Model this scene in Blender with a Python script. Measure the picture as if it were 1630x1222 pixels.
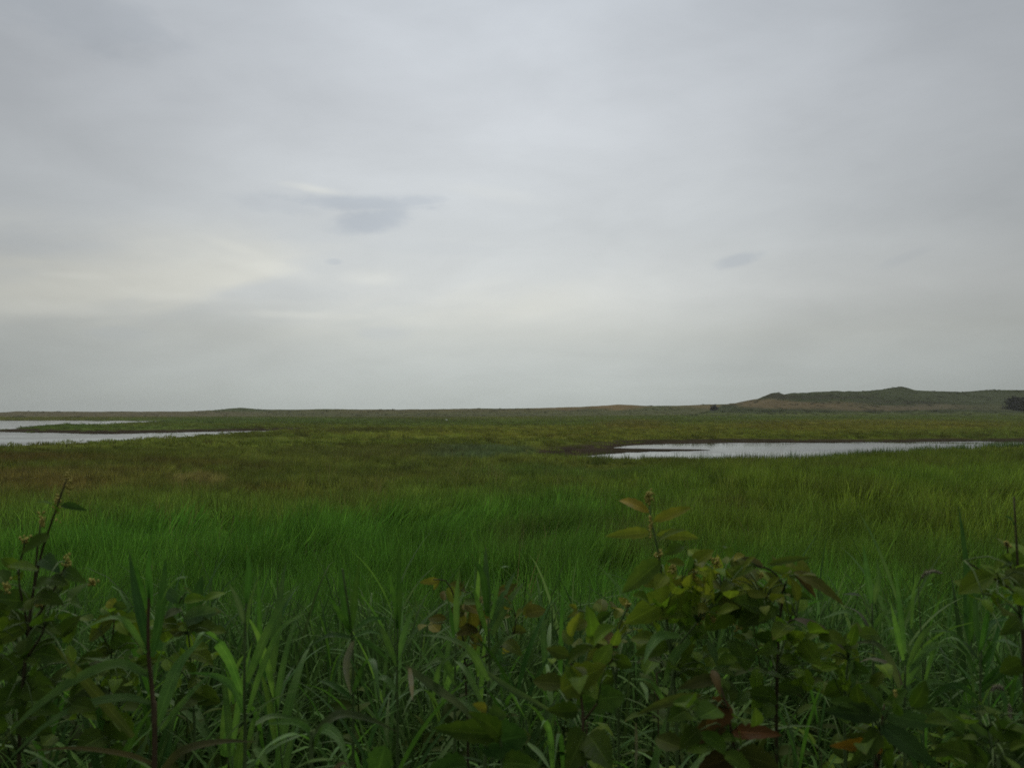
import bpy, math, random
import numpy as np
from mathutils import Vector

# ------------------------------------------------------------------ camera, sky, sun, exposure
for o in list(bpy.data.objects):
    bpy.data.objects.remove(o)
sc = bpy.context.scene
C = sc.collection
R = math.radians
F, CX, CY = 1330.0, 815.0, 611.0          # focal length and centre of the photograph, in its pixels
HC = 4.0                                  # eye height above the marsh water
PITCH = math.atan((657.0 - CY) / F)

cam = bpy.data.cameras.new('camera')
cam.sensor_width = 36.0
cam.lens = 36.0 * F / 1630.0
cam.clip_start = 0.05
cam.clip_end = 60000
cam.dof.use_dof = True
cam.dof.focus_distance = 30.0
cam.dof.aperture_fstop = 6.3
co = bpy.data.objects.new('camera', cam)
C.objects.link(co)
co.location = (0, 0, HC)
co.rotation_euler = (R(90) + PITCH, 0, 0)
sc.camera = co

SUN_EL, SUN_AZ = R(48), R(-12)            # hidden behind the cloud, ahead and a little left
sun = bpy.data.lights.new('sun', 'SUN')
sun.energy = 1.5
sun.angle = R(35)
sun.color = (1.0, 0.95, 0.86)
so = bpy.data.objects.new('sun', sun)
C.objects.link(so)
sd = Vector((math.sin(SUN_AZ) * math.cos(SUN_EL), math.cos(SUN_AZ) * math.cos(SUN_EL), math.sin(SUN_EL)))
so.rotation_euler = sd.to_track_quat('Z', 'Y').to_euler()
so.location = (0, 0, 60)

sc.view_settings.view_transform = 'Standard'
sc.view_settings.look = 'None'
sc.view_settings.exposure = 0.35
sc.view_settings.gamma = 1.0
sc.view_settings.use_curve_mapping = False
sc.cycles.filter_width = 1.6
sc.cycles.max_bounces = 5
sc.cycles.diffuse_bounces = 3
sc.cycles.glossy_bounces = 2
sc.cycles.transmission_bounces = 2
sc.cycles.transparent_max_bounces = 8
sc.cycles.use_denoising = False
sc.cycles.volume_bounces = 1
sc.cycles.use_adaptive_sampling = True
sc.cycles.adaptive_threshold = 0.008

world = bpy.data.worlds.new('World')
sc.world = world
world.use_nodes = True
wt = world.node_tree
wt.nodes.clear()


class NB:
    """small node-expression builder"""
    def __init__(s, tree):
        s.t = tree

    def n(s, kind, **kw):
        nd = s.t.nodes.new(kind)
        for k, v in kw.items():
            setattr(nd, k, v)
        return nd

    def put(s, sock, v):
        if hasattr(v, 'is_output'):
            s.t.links.new(v, sock)
        else:
            sock.default_value = v

    def m(s, op, a, b=None, c=None, clamp=False):
        nd = s.n('ShaderNodeMath', operation=op)
        nd.use_clamp = clamp
        s.put(nd.inputs[0], a)
        if b is not None: s.put(nd.inputs[1], b)
        if c is not None: s.put(nd.inputs[2], c)
        return nd.outputs[0]

    def mix(s, f, a, b, blend='MIX'):
        nd = s.n('ShaderNodeMix', data_type='RGBA', blend_type=blend)
        s.put(nd.inputs[0], f)
        s.put(nd.inputs[6], a if hasattr(a, 'is_output') else (*a, 1))
        s.put(nd.inputs[7], b if hasattr(b, 'is_output') else (*b, 1))
        return nd.outputs[2]

    def noise(s, vec, scale, detail=3.0, rough=0.5, dist=0.0, col=False):
        nd = s.n('ShaderNodeTexNoise')
        if vec is not None: s.t.links.new(vec, nd.inputs['Vector'])
        nd.inputs['Scale'].default_value = scale
        nd.inputs['Detail'].default_value = detail
        nd.inputs['Roughness'].default_value = rough
        nd.inputs['Distortion'].default_value = dist
        return nd.outputs['Color' if col else 'Fac']

    def xyz(s, x, y, z=0.0):
        nd = s.n('ShaderNodeCombineXYZ')
        for i, v in enumerate((x, y, z)): s.put(nd.inputs[i], v)
        return nd.outputs[0]

    def rng(s, v, a, b, c, d, smooth=True):
        nd = s.n('ShaderNodeMapRange')
        nd.interpolation_type = 'SMOOTHSTEP' if smooth else 'LINEAR'
        s.put(nd.inputs[0], v)
        for i, q in enumerate((a, b, c, d)): nd.inputs[i + 1].default_value = q
        return nd.outputs[0]

    def ramp(s, v, stops):
        nd = s.n('ShaderNodeValToRGB')
        s.put(nd.inputs[0], v)
        e = nd.color_ramp.elements
        while len(e) < len(stops): e.new(0.5)
        for q, (p, c) in zip(e, stops):
            q.position = p
            q.color = (*c, 1)
        return nd.outputs[0]


def build_sky():
    b = NB(wt)
    tc = b.n('ShaderNodeTexCoord').outputs['Generated']
    sp = b.n('ShaderNodeSeparateXYZ')
    wt.links.new(tc, sp.inputs[0])
    x, y, z = sp.outputs
    el = b.m('ARCSINE', z)
    az = b.m('ARCTAN2', x, y)
    zz = b.m('ADD', b.m('MAXIMUM', z, 0.0), 0.16)
    sheet = b.xyz(b.m('DIVIDE', x, zz), b.m('DIVIDE', y, zz), 0.0)       # flat cloud deck overhead
    base = b.ramp(b.m('MULTIPLY', b.m('MAXIMUM', el, 0.0), 1 / 1.6, clamp=True), [
        (0.0, (.395, .435, .42)), (.030, (.445, .470, .455)), (.058, (.50, .51, .48)), (.085, (.578, .585, .562)),
        (.135, (.550, .566, .566)), (.21, (.545, .563, .580)), (.30, (.505, .530, .560)), (1.0, (.50, .53, .565))])
    # brighter towards the hidden sun
    q = b.m('DIVIDE', b.m('ADD', az, 0.02), 0.52)
    glow = b.m('ADD', b.m('MULTIPLY', b.m('EXPONENT', b.m('MULTIPLY', b.m('MULTIPLY', q, q), -1.0)), 0.50), 0.50)
    n1 = b.noise(sheet, 0.55, 5, 0.55, 0.6)
    n2 = b.noise(b.xyz(b.m('MULTIPLY', az, 1.7), b.m('ADD', b.m('MULTIPLY', el, 9.0), b.m('MULTIPLY', az, -1.6)), 0.3), 1.3, 4, 0.5, 0.3)
    lum = b.m('ADD', b.m('MULTIPLY', b.m('SUBTRACT', n1, 0.5), 0.26), 1.0)
    lum = b.m('MULTIPLY', lum, b.m('ADD', b.m('MULTIPLY', b.m('SUBTRACT', n2, 0.5), 0.16), 1.0))
    n4 = b.noise(b.xyz(b.m('MULTIPLY', az, 5.0), b.m('MULTIPLY', el, 13.0), 2.2), 1.0, 5, 0.55, 0.3)
    lum = b.m('MULTIPLY', lum, b.m('ADD', b.m('MULTIPLY', b.m('SUBTRACT', n4, 0.5), 0.28), 1.0))
    lum = b.m('MULTIPLY', lum, glow)
    wob = b.noise(b.xyz(b.m('MULTIPLY', az, 8.0), b.m('MULTIPLY', el, 22.0), 1.7), 1.0, 5, 0.6)
    wob2 = b.noise(b.xyz(b.m('MULTIPLY', az, 30.0), b.m('MULTIPLY', el, 60.0), 4.7), 1.0, 4, 0.6)

    def blob(a0, e0, ra, re, tilt=0.0, inner=0.2, wb=0.9, wf=0.25):
        da = b.m('SUBTRACT', az, a0)
        de = b.m('SUBTRACT', el, b.m('ADD', e0, b.m('MULTIPLY', da, tilt)))
        da = b.m('DIVIDE', da, ra)
        de = b.m('DIVIDE', de, re)
        d = b.m('SQRT', b.m('ADD', b.m('MULTIPLY', da, da), b.m('MULTIPLY', de, de)))
        d = b.m('ADD', d, b.m('MULTIPLY', b.m('SUBTRACT', wob, 0.5), wb * 2))
        d = b.m('ADD', d, b.m('MULTIPLY', b.m('SUBTRACT', wob2, 0.5), wf * 2))
        return b.rng(d, inner, 1.0, 1.0, 0.0)

    def ae(px, py):
        f = F * math.cos(0) + (CY - py) * 0
        return math.atan((px - CX) / F), math.atan((657 - py) / math.hypot(F, px - CX))

    # warm thin places low on the left, towards the sun
    band = b.m('MULTIPLY', b.rng(el, .075, .13, 0, 1), b.rng(el, .15, .24, 1, 0))
    band = b.m('MULTIPLY', band, b.rng(az, -.15, .25, 1, .0))
    warm = b.m('MULTIPLY', band, b.rng(n2, .46, .66, 0.0, 0.55))
    col = b.mix(warm, base, (.70, .675, .575))
    for px, py, rx, ry, tilt, s in [(372, 392, 60, 11, -.25, .34), (500, 299, 70, 10, -.1, .45), (600, 440, 60, 22, 0, .35), (110, 437, 70, 8, 0, .5), (250, 470, 110, 12, 0, .35), (60, 490, 120, 14, 0, .35), (470, 500, 120, 10, 0, .3), (780, 305, 120, 16, -.12, .12), (420, 425, 90, 14, -.12, .35)]:
        a0, e0 = ae(px, py)
        col = b.mix(b.m('MULTIPLY', blob(a0, e0, rx / F, ry / F, tilt, 0.0, .7, .3), s), col, (.72, .71, .64))
    dark = None
    for px, py, rx, ry, tilt, s in [(565, 322, 165, 19, -.01, .95), (592, 345, 92, 28, .18, .95), (660, 318, 60, 13, .1, .7), (440, 324, 110, 18, -.05, .35), (1175, 414, 46, 14, .25, .62), (530, 415, 17, 7, 0, .5),
                                     (610, 530, 60, 16, 0, .28), (190, 530, 60, 14, 0, .22), (430, 465, 130, 16, 0, .16), (90, 395, 230, 34, 0, .22), (1440, 410, 60, 12, .3, .2), (130, 20, 160, 60, -.1, .5), (700, 395, 160, 14, -.03, .10)]:
        a0, e0 = ae(px, py)
        k = b.m('MULTIPLY', blob(a0, e0, rx / F, ry / F, tilt, 0.30, .55, .36), s)
        dark = k if dark is None else b.m('MAXIMUM', dark, k)
    col = b.mix(b.m('MULTIPLY', dark, .72), col, (.405, .437, .475))
    col = b.mix(1.0, col, (.984, 1.002, 1.014), 'MULTIPLY')
    lumc = b.n('ShaderNodeVectorMath', operation='SCALE')
    wt.links.new(col, lumc.inputs[0])
    wt.links.new(b.m('MULTIPLY', lum, 8.9), lumc.inputs['Scale'])
    sky = b.n('ShaderNodeTexSky', sky_type='NISHITA')
    sky.sun_disc = False
    sky.sun_elevation = SUN_EL
    sky.sun_rotation = SUN_AZ
    sky.dust_density = 1.0
    out = b.mix(0.965, sky.outputs[0], lumc.outputs[0])
    bg = b.n('ShaderNodeBackground')
    wt.links.new(out, bg.inputs[0])
    bg.inputs[1].default_value = 0.1
    wo = b.n('ShaderNodeOutputWorld')
    wt.links.new(bg.outputs[0], wo.inputs[0])


build_sky()
world.cycles.sampling_method = 'MANUAL'
world.cycles.sample_map_resolution = 512

# ------------------------------------------------------------------ helpers
rnd = random.Random(7)
rs = np.random.RandomState(11)
CP, SP = math.cos(PITCH), math.sin(PITCH)


def ray(px, py):
    a, u = (px - CX) / F, (CY - py) / F
    return np.array([a, CP - u * SP, SP + u * CP])


def at_z(px, py, z=0.0):
    d = ray(px, py)
    return np.array([0, 0, HC]) + d * ((z - HC) / d[2])


def at_y(px, py, Y):
    d = ray(px, py)
    return np.array([0, 0, HC]) + d * (Y / d[1])


def proj(x, y, z):
    f = y * CP + (z - HC) * SP
    f = np.maximum(f, 0.3)
    u = -y * SP + (z - HC) * CP
    return CX + F * x / f, CY - F * u / f


def _hash(ix, iy, seed):
    h = (ix.astype(np.int64) * 374761393 + iy.astype(np.int64) * 668265263 + seed * 974711) & 0x7fffffff
    h = ((h ^ (h >> 13)) * 1274126177) & 0x7fffffff
    return ((h ^ (h >> 16)) & 0xffff) / 65535.0


def vnoise(x, y, seed=0):
    ix, iy = np.floor(x), np.floor(y)
    fx, fy = x - ix, y - iy
    fx, fy = fx * fx * (3 - 2 * fx), fy * fy * (3 - 2 * fy)
    a, b_ = _hash(ix, iy, seed), _hash(ix + 1, iy, seed)
    c, d = _hash(ix, iy + 1, seed), _hash(ix + 1, iy + 1, seed)
    return (a + (b_ - a) * fx) * (1 - fy) + (c + (d - c) * fx) * fy


def fbm(x, y, oct=4, seed=0):
    s, a, t = 0, 0.5, 0
    for i in range(oct):
        s = s + a * vnoise(x * 2 ** i + 13.1 * i, y * 2 ** i + 7.7 * i, seed + i)
        t += a
        a *= 0.5
    return s / t


def sstep(a, b_, v):
    t = np.clip((v - a) / (b_ - a), 0, 1)
    return t * t * (3 - 2 * t)


def tag(o, label=None, cat=None, group=None, kind=None):
    for k, v in (('label', label), ('category', cat), ('group', group), ('kind', kind)):
        if v: o[k] = v
    return o


def mesh_np(name, verts, faces, uv=None, smooth=True, colour=None):
    me = bpy.data.meshes.new(name)
    me.from_pydata([tuple(v) for v in verts], [], [tuple(f) for f in faces])
    if uv is not None:
        l = me.uv_layers.new(name='UVMap')
        vi = np.zeros(len(me.loops), dtype=np.int32)
        me.loops.foreach_get('vertex_index', vi)
        l.data.foreach_set('uv', np.asarray(uv, dtype=np.float32)[vi].ravel())
    if colour is not None:
        a = me.color_attributes.new('tint', 'FLOAT_COLOR', 'POINT')
        a.data.foreach_set('color', np.asarray(colour, dtype=np.float32).ravel())
    if smooth:
        me.polygons.foreach_set('use_smooth', [True] * len(me.polygons))
    me.update()
    return me


def grid_mesh(name, X, Y, Z, colour=None):
    n, m = X.shape
    me = bpy.data.meshes.new(name)
    me.vertices.add(n * m)
    me.vertices.foreach_set('co', np.stack([X, Y, Z], -1).astype(np.float32).ravel())
    i, j = np.meshgrid(np.arange(n - 1), np.arange(m - 1), indexing='ij')
    a = (i * m + j).ravel()
    q = np.stack([a, a + 1, a + m + 1, a + m], -1)
    me.loops.add(q.size)
    me.loops.foreach_set('vertex_index', q.ravel().astype(np.int32))
    me.polygons.add(len(q))
    me.polygons.foreach_set('loop_start', (np.arange(len(q)) * 4).astype(np.int32))
    if colour is not None:
        at = me.color_attributes.new('tint', 'FLOAT_COLOR', 'POINT')
        c4 = np.concatenate([colour.reshape(-1, 3), np.ones((n * m, 1))], 1)
        at.data.foreach_set('color', c4.astype(np.float32).ravel())
    me.update(calc_edges=True)
    me.validate()
    me.polygons.foreach_set('use_smooth', [True] * len(me.polygons))
    return me


def link(name, me, mat=None, parent=None, loc=None, color=None):
    o = bpy.data.objects.new(name, me)
    C.objects.link(o)
    if mat is not None and not me.materials:
        me.materials.append(mat)
    if parent is not None: o.parent = parent
    if loc is not None: o.location = loc
    if color is not None: o.color = (*color, 1)
    return o


def empty(name, loc):
    o = bpy.data.objects.new(name, None)
    C.objects.link(o)
    o.location = loc
    o.empty_display_size = 0.1
    return o


def lin(r, g, b_):
    def f(c):
        c /= 255.0
        return c / 12.92 if c <= .04045 else ((c + .055) / 1.055) ** 2.4
    return np.array([f(r), f(g), f(b_)])


# ------------------------------------------------------------------ materials
def new_mat(name):
    m = bpy.data.materials.new(name)
    m.use_nodes = True
    m.node_tree.nodes.clear()
    return m, NB(m.node_tree)


def finish(b, shader, disp=None):
    o = b.n('ShaderNodeOutputMaterial')
    b.t.links.new(shader, o.inputs['Surface'])


def principled(b, col, rough=0.6, spec=0.3, normal=None):
    p = b.n('ShaderNodeBsdfPrincipled')
    b.put(p.inputs['Base Color'], col if hasattr(col, 'is_output') else (*col, 1))
    b.put(p.inputs['Roughness'], rough)
    b.put(p.inputs['Specular IOR Level'], spec)
    if normal is not None: b.t.links.new(normal, p.inputs['Normal'])
    return p.outputs[0]


def leafy(b, col, rough, spec, trans, tcol=None, normal=None):
    p = principled(b, col, rough, spec, normal)
    t = b.n('ShaderNodeBsdfTranslucent')
    b.put(t.inputs[0], tcol if tcol is not None else col)
    mx = b.n('ShaderNodeMixShader')
    mx.inputs[0].default_value = trans
    b.t.links.new(p, mx.inputs[1])
    b.t.links.new(t.outputs[0], mx.inputs[2])
    return mx.outputs[0]


def bump(b, h, strength=0.3, dist=0.02):
    nd = b.n('ShaderNodeBump')
    nd.inputs['Strength'].default_value = strength
    nd.inputs['Distance'].default_value = dist
    b.t.links.new(h, nd.inputs['Height'])
    return nd.outputs[0]


def mat_ground():
    m, b = new_mat('ground')
    at = b.n('ShaderNodeAttribute', attribute_name='tint').outputs['Color']
    pos = b.n('ShaderNodeNewGeometry').outputs['Position']
    n = b.noise(pos, 0.9, 6, 0.65)
    n3 = b.noise(pos, 14.0, 4, 0.6)
    c = b.mix(b.rng(n, .3, .7, 0, 1), b.mix(1.0, at, (.72, .72, .70), 'MULTIPLY'), b.mix(1.0, at, (1.22, 1.2, 1.1), 'MULTIPLY'))
    c = b.mix(b.rng(n3, .35, .7, 0, .5), c, b.mix(1.0, at, (.6, .55, .5), 'MULTIPLY'))
    finish(b, principled(b, c, 1.0, 0.0, bump(b, b.m('ADD', n, n3), .6, .08)))
    return m


def mat_grass(name, spec=.03, trans=.35):
    m, b = new_mat(name)
    at = b.n('ShaderNodeAttribute', attribute_type='INSTANCER', attribute_name='tint').outputs['Color']
    vt = b.n('ShaderNodeAttribute', attribute_type='GEOMETRY', attribute_name='shade').outputs['Fac']
    c = b.mix(vt, b.mix(1.0, at, (.72, .70, .72), 'MULTIPLY'), b.mix(1.0, at, (1.30, 1.24, 1.15), 'MULTIPLY'))
    finish(b, leafy(b, c, .62, spec, trans))
    return m


def mat_leaf(name, vein=0.35, nv=9.0, rough=.5, spec=.35, trans=.3, brown=0.5):
    m, b = new_mat(name)
    oi = b.n('ShaderNodeObjectInfo')
    base = oi.outputs['Color']
    uv = b.n('ShaderNodeUVMap').outputs[0]
    sp = b.n('ShaderNodeSeparateXYZ')
    b.t.links.new(uv, sp.inputs[0])
    u, v = sp.outputs[0], sp.outputs[1]
    pos = b.n('ShaderNodeNewGeometry').outputs['Position']
    n = b.noise(pos, 22.0, 5, 0.6)
    n2 = b.noise(pos, 90.0, 3, 0.6)
    side = b.m('ABSOLUTE', b.m('SUBTRACT', v, .5))
    mid = b.rng(side, .02, .06, 1, 0)
    if nv > 0:                                                     # pinnate veins
        w = b.m('FRACT', b.m('MULTIPLY', b.m('SUBTRACT', u, b.m('MULTIPLY', side, .38)), nv))
        vn = b.rng(b.m('ABSOLUTE', b.m('SUBTRACT', w, .5)), .40, .5, 0, 1)
    else:                                                          # parallel veins
        w = b.m('FRACT', b.m('MULTIPLY', v, 9.0))
        vn = b.rng(b.m('ABSOLUTE', b.m('SUBTRACT', w, .5)), .3, .5, 0, .5)
    lines = b.m('MAXIMUM', mid, b.m('MULTIPLY', vn, .55))
    c = b.mix(b.rng(n, .3, .72, 0, 1), b.mix(1.0, base, (.74, .80, .72), 'MULTIPLY'), b.mix(1.0, base, (1.28, 1.16, 1.05), 'MULTIPLY'))
    c = b.mix(b.m('MULTIPLY', lines, vein), c, b.mix(1.0, base, (1.9, 1.75, 1.6), 'MULTIPLY'))
    # withered spots, margins and tips
    edge = b.m('ADD', b.m('MULTIPLY', b.rng(u, .70, 1.0, 0, 1), .55), b.m('MULTIPLY', b.rng(side, .36, .5, 0, 1), .25))
    wither = b.m('ADD', b.m('ADD', edge, b.m('MULTIPLY', n, .8)), b.m('MULTIPLY', oi.outputs['Random'], .35))
    c = b.mix(b.rng(wither, 1.12, 1.45, 0, brown), c, (.150, .125, .045))
    c = b.mix(b.rng(n2, .68, .74, 0, .5 * brown), c, (.06, .035, .015))
    h = b.m('ADD', b.m('MULTIPLY', lines, -1.0), b.m('MULTIPLY', n2, .5))
    finish(b, leafy(b, c, b.rng(n, .2, .8, rough - .1, rough + .12), spec, trans, b.mix(1.0, c, (1.1, 1.25, .6), 'MULTIPLY'), normal=bump(b, h, .5, .002)))
    return m


def mat_plain(name, c1, c2, scale=30, rough=.6, spec=.3, use_obj=False):
    m, b = new_mat(name)
    pos = b.n('ShaderNodeNewGeometry').outputs['Position']
    n = b.noise(pos, scale, 4, .6)
    if use_obj:
        base = b.n('ShaderNodeObjectInfo').outputs['Color']
        c = b.mix(n, b.mix(1.0, base, (.6, .6, .6), 'MULTIPLY'), b.mix(1.0, base, (1.35, 1.3, 1.25), 'MULTIPLY'))
    else:
        c = b.mix(b.rng(n, .3, .7, 0, 1), c1, c2)
    finish(b, principled(b, c, rough, spec, bump(b, n, .3, .01)))
    return m


def mat_water():
    m, b = new_mat('water')
    pos = b.n('ShaderNodeNewGeometry').outputs['Position']
    mp = b.n('ShaderNodeMapping')
    mp.inputs['Scale'].default_value = (.55, 1.5, 1)
    b.t.links.new(pos, mp.inputs[0])
    n = b.noise(mp.outputs[0], 2.2, 3, .5)
    big = b.noise(pos, .06, 3, .5)
    p = b.n('ShaderNodeBsdfPrincipled')
    p.inputs['Base Color'].default_value = (.030, .034, .032, 1)
    b.put(p.inputs['Roughness'], b.rng(big, .38, .62, .03, .22))
    p.inputs['IOR'].default_value = 1.33
    b.t.links.new(bump(b, n, .32, .02), p.inputs['Normal'])
    finish(b, p.outputs[0])
    return m


M_GROUND = mat_ground()
M_GRASS = mat_grass('grass')
M_REED = mat_leaf('reed_leaf', .5, 0, .50, .10, .40, .4)
M_BROAD = mat_leaf('broad_leaf', .55, 7.0, .55, .035, .40, .6)
M_STEM = mat_plain('stem', None, None, 40, .7, .1, True)
M_FLOWER = mat_plain('flower', (.25, .23, .045), (.36, .32, .08), 200, .7, .1)
M_WATER = mat_water()

# ------------------------------------------------------------------ ponds and terrain
POND = {
    'far_left': [(-260, 669), (0, 669), (100, 669), (180, 669.3), (268, 670), (272, 671.2), (205, 674.5), (170, 676.5), (150, 678), (110, 676), (60, 679), (30, 681.5), (0, 683.8), (-60, 684.3), (-260, 684)],
    'near_left': [(-260, 688), (-60, 687), (0, 687.3), (60, 688.5), (140, 690.6), (185, 690.6), (240, 689), (330, 687), (395, 686.0), (430, 685.8), (420, 688.6), (330, 694), (250, 699), (150, 705), (60, 711), (0, 713), (-60, 716), (-260, 724)],
    'right': [(972, 713.2), (1025, 707.4), (1080, 706), (1150, 705.2), (1300, 704.6), (1400, 704), (1490, 703), (1560, 702.6), (1640, 703), (1800, 704), (1800, 710), (1640, 712.5), (1560, 716.5), (1500, 721), (1440, 725), (1350, 730), (1300, 736),
              (1250, 738), (1150, 738), (1080, 735), (1000, 734), (930, 731.5), (908, 729.5), (926, 726), (1000, 720), (1050, 718.6), (1100, 718), (1155, 717.0), (1152, 716.0), (1100, 715), (1050, 714.4), (1000, 713.9)],
}
MUD = [[(870, 720), (895, 716), (930, 711), (985, 705), (1100, 701.5), (1300, 701.5), (1500, 700), (1800, 699), (1800, 704), (1400, 704.5), (1080, 706.5), (1025, 708), (985, 713), (1152, 716.2), (1000, 720.5), (934, 726), (920, 730), (850, 728)],
       [(0, 682.8), (60, 684.8), (150, 686.8), (230, 686.8), (330, 684.6), (480, 682.6), (480, 685.8), (330, 688), (150, 692), (0, 689), (-100, 689), (-100, 683)]]
PONDW = {k: np.array([at_z(*p)[:2] for p in v]) for k, v in POND.items()}
MUDW = [np.array([at_z(*p)[:2] for p in v]) for v in MUD]


def sdist(poly, x, y):
    """signed distance to a polygon, negative inside"""
    d2 = np.full(x.shape, 1e18)
    ins = np.zeros(x.shape, bool)
    n = len(poly)
    for i in range(n):
        ax, ay = poly[i]
        bx, by = poly[(i + 1) % n]
        ex, ey = bx - ax, by - ay
        t = np.clip(((x - ax) * ex + (y - ay) * ey) / (ex * ex + ey * ey + 1e-9), 0, 1)
        d2 = np.minimum(d2, (x - ax - t * ex) ** 2 + (y - ay - t * ey) ** 2)
        c = ((ay > y) != (by > y)) & (x < ex * (y - ay) / (ey if abs(ey) > 1e-9 else 1e-9) + ax)
        ins ^= c
    d = np.sqrt(d2)
    return np.where(ins, -d, d)


def pond_d(x, y):
    w = (fbm(x / 5, y / 7, 4, 91) - .5) * 2.2 + (fbm(x / .9, y / 1.6, 2, 92) - .5) * .9
    d = np.full(x.shape, 1e9)
    for p in PONDW.values():
        d = np.minimum(d, sdist(p, x, y))
    return d + w


def mud_d(x, y):
    w = (fbm(x / 9, y / 14, 4, 33) - .5) * 9
    d = np.full(x.shape, 1e9)
    for p in MUDW:
        d = np.minimum(d, sdist(p, x, y))
    return d + w


BANK_Z = 2.4


def terrain(x, y, pd=None):
    r = np.hypot(x, y)
    edge = 3.7 + (fbm(x / 2.3, y * 0 + 3.3, 2, 5) - .5) * 0.8
    s = sstep(0, 1, (y - edge) / 7.5)
    z = BANK_Z + (0.34 - BANK_Z) * s
    z = z + (fbm(x / 1.1, y / 1.1, 3, 3) - .5) * .14 * (1 - s) + (fbm(x / 18, y / 18, 3, 4) - .5) * .22 * s
    z = z + sstep(260, 620, r) * .55 + sstep(420, 720, r) * sstep(-50, 160, x) * 1.5
    if pd is None:
        pd = pond_d(x, y)
    md = mud_d(x, y)
    shore = sstep(-1.5, 4.5, pd)
    z = np.where(pd < 60, -.30 + (z + .30) * np.maximum(shore, 0), z)
    flat = 1 - sstep(-2, 3, md)
    z = np.where((flat > 0) & (pd > 0), z * (1 - flat) + np.clip(.05 + pd * .012, .05, .2) * flat, z)
    return z


# colour of the vegetation, mapped from where each patch stands in the marsh
def patch(px, py, blobs, base):
    c = np.repeat(base[None, :], len(px), 0) if base.ndim == 1 else base
    for (bx, by, rx, ry, col, s) in blobs:
        d = np.sqrt(((px - bx) / rx) ** 2 + ((py - by) / ry) ** 2)
        w = (s * (1 - sstep(.45, 1.15, d)))[:, None]
        c = c * (1 - w) + np.asarray(col)[None, :] * w
    return c


OLIVE = np.array([.090, .112, .022])
OLIVE2 = np.array([.092, .104, .034])
BROWN = np.array([.096, .082, .024])
RUST = np.array([.092, .070, .022])
STRAW = np.array([.150, .122, .050])
GREEN = np.array([.052, .128, .016])
YGREEN = np.array([.078, .120, .016])
BLUEG = np.array([.066, .100, .052])
GREYG = np.array([.105, .105, .060])
MUDC = np.array([.042, .035, .025])
VEG = [
    (300, 660, 900, 7, [0.106, 0.105, 0.036], .8), (760, 660, 420, 7, [0.103, 0.103, 0.035], .8), (1300, 662, 460, 6, [0.074, 0.110, 0.024], .7),
    (420, 668, 330, 6, [0.066, 0.103, 0.026], .9), (760, 672, 260, 5, [0.064, 0.097, 0.025], .7), (1130, 668, 700, 8, [0.074, 0.109, 0.022], .6),
    (1000, 684, 520, 12, [0.109, 0.122, 0.021], .8), (1010, 673, 70, 8, [0.110, 0.099, 0.022], .7), (1370, 674, 300, 9, [0.118, 0.116, 0.020], .8),
    (1400, 690, 380, 8, [0.090, 0.109, 0.019], .7), (1620, 692, 160, 9, [0.063, 0.084, 0.019], .8),
    (110, 678, 130, 7, [0.061, 0.099, 0.024], .9), (250, 679, 160, 6, [0.066, 0.099, 0.026], .8), (600, 681, 110, 4, [0.057, 0.063, 0.017], .7),
    (480, 700, 500, 11, [0.085, 0.111, 0.021], .8), (150, 712, 260, 6, [0.075, 0.092, 0.020], .7), (80, 722, 150, 8, RUST, .75),
    (640, 706, 120, 6, [0.069, 0.074, 0.019], .7), (760, 714, 110, 12, BLUEG, .85), (590, 712, 200, 8, [0.068, 0.080, 0.021], .6),
    (330, 735, 260, 12, [0.077, 0.097, 0.020], .7), (150, 742, 280, 9, BROWN, .5), (30, 758, 170, 20, BROWN, .75), (140, 758, 190, 11, RUST, .45),
    (320, 750, 60, 8, STRAW, .8), (440, 762, 80, 9, [0.066, 0.050, 0.014], .9), (380, 774, 190, 9, [0.074, 0.078, 0.017], .6), (300, 727, 120, 6, [0.078, 0.071, 0.019], .6),
    (720, 735, 240, 16, [0.079, 0.103, 0.022], .7), (640, 752, 160, 14, [0.083, 0.092, 0.021], .5), (900, 745, 200, 14, [0.059, 0.099, 0.020], .7),
    (1000, 762, 240, 14, [0.075, 0.109, 0.017], .6),
]


def veg_colour(x, y, z, h):
    px, py = proj(x, y, z + h * .8)
    wob = (fbm(x / 12, y / 30, 3, 51) - .5)
    py2 = py + wob * np.clip((py - 657) * .18, 1.5, 26)
    px2 = px + (fbm(x / 30, y / 60, 3, 57) - .5) * 60
    c = np.repeat(OLIVE[None, :], len(x), 0)
    c = patch(px2, py2, VEG, c)
    br = sstep(.46, .62, fbm(x / 8, y / 13, 4, 43))[:, None] * .75
    c = c * (1 - br) + (np.array([.080, .112, .020]) * .35 + c * .65) * br
    # lush reed grass towards the bank
    lim = np.interp(px, [-400, 0, 300, 560, 800, 1000, 1060, 1200, 1400, 1630, 2000], [790, 788, 782, 776, 768, 762, 738, 718, 706, 705, 705])
    g = sstep(-34, 62, py2 - lim + (fbm(x / 2.5, y / 4, 3, 41) - .5) * 40)[:, None]
    t = np.clip((px - 900) / 260, 0, 1)
    far = sstep(60, 5, py - lim)
    gy = np.clip(t * (1 - sstep(800, 930, py) * .75) + far * .25, 0, 1)[:, None]
    n = fbm(x / 4.5, y / 7, 4, 77)[:, None]
    gy = np.clip(gy + (n - .5) * .8, 0, 1)
    lush = GREEN * (1 - gy) + YGREEN * gy
    c = c * (1 - g) + lush * g
    n2 = fbm(x / 1.4, y / 2.2, 3, 15)[:, None]
    n3 = fbm(x / 20, y / 34, 4, 19)[:, None]
    c = c * 1.80 * (.60 + .80 * n2) * (.64 + .72 * n3)
    # straw-coloured and brown tussocks scattered through it
    k = sstep(.60, .74, fbm(x / 3.1, y / 5.5, 4, 29))[:, None] * .40
    c = c * (1 - k) + np.array([.105, .088, .036]) * k
    return c, g[:, 0]


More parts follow.
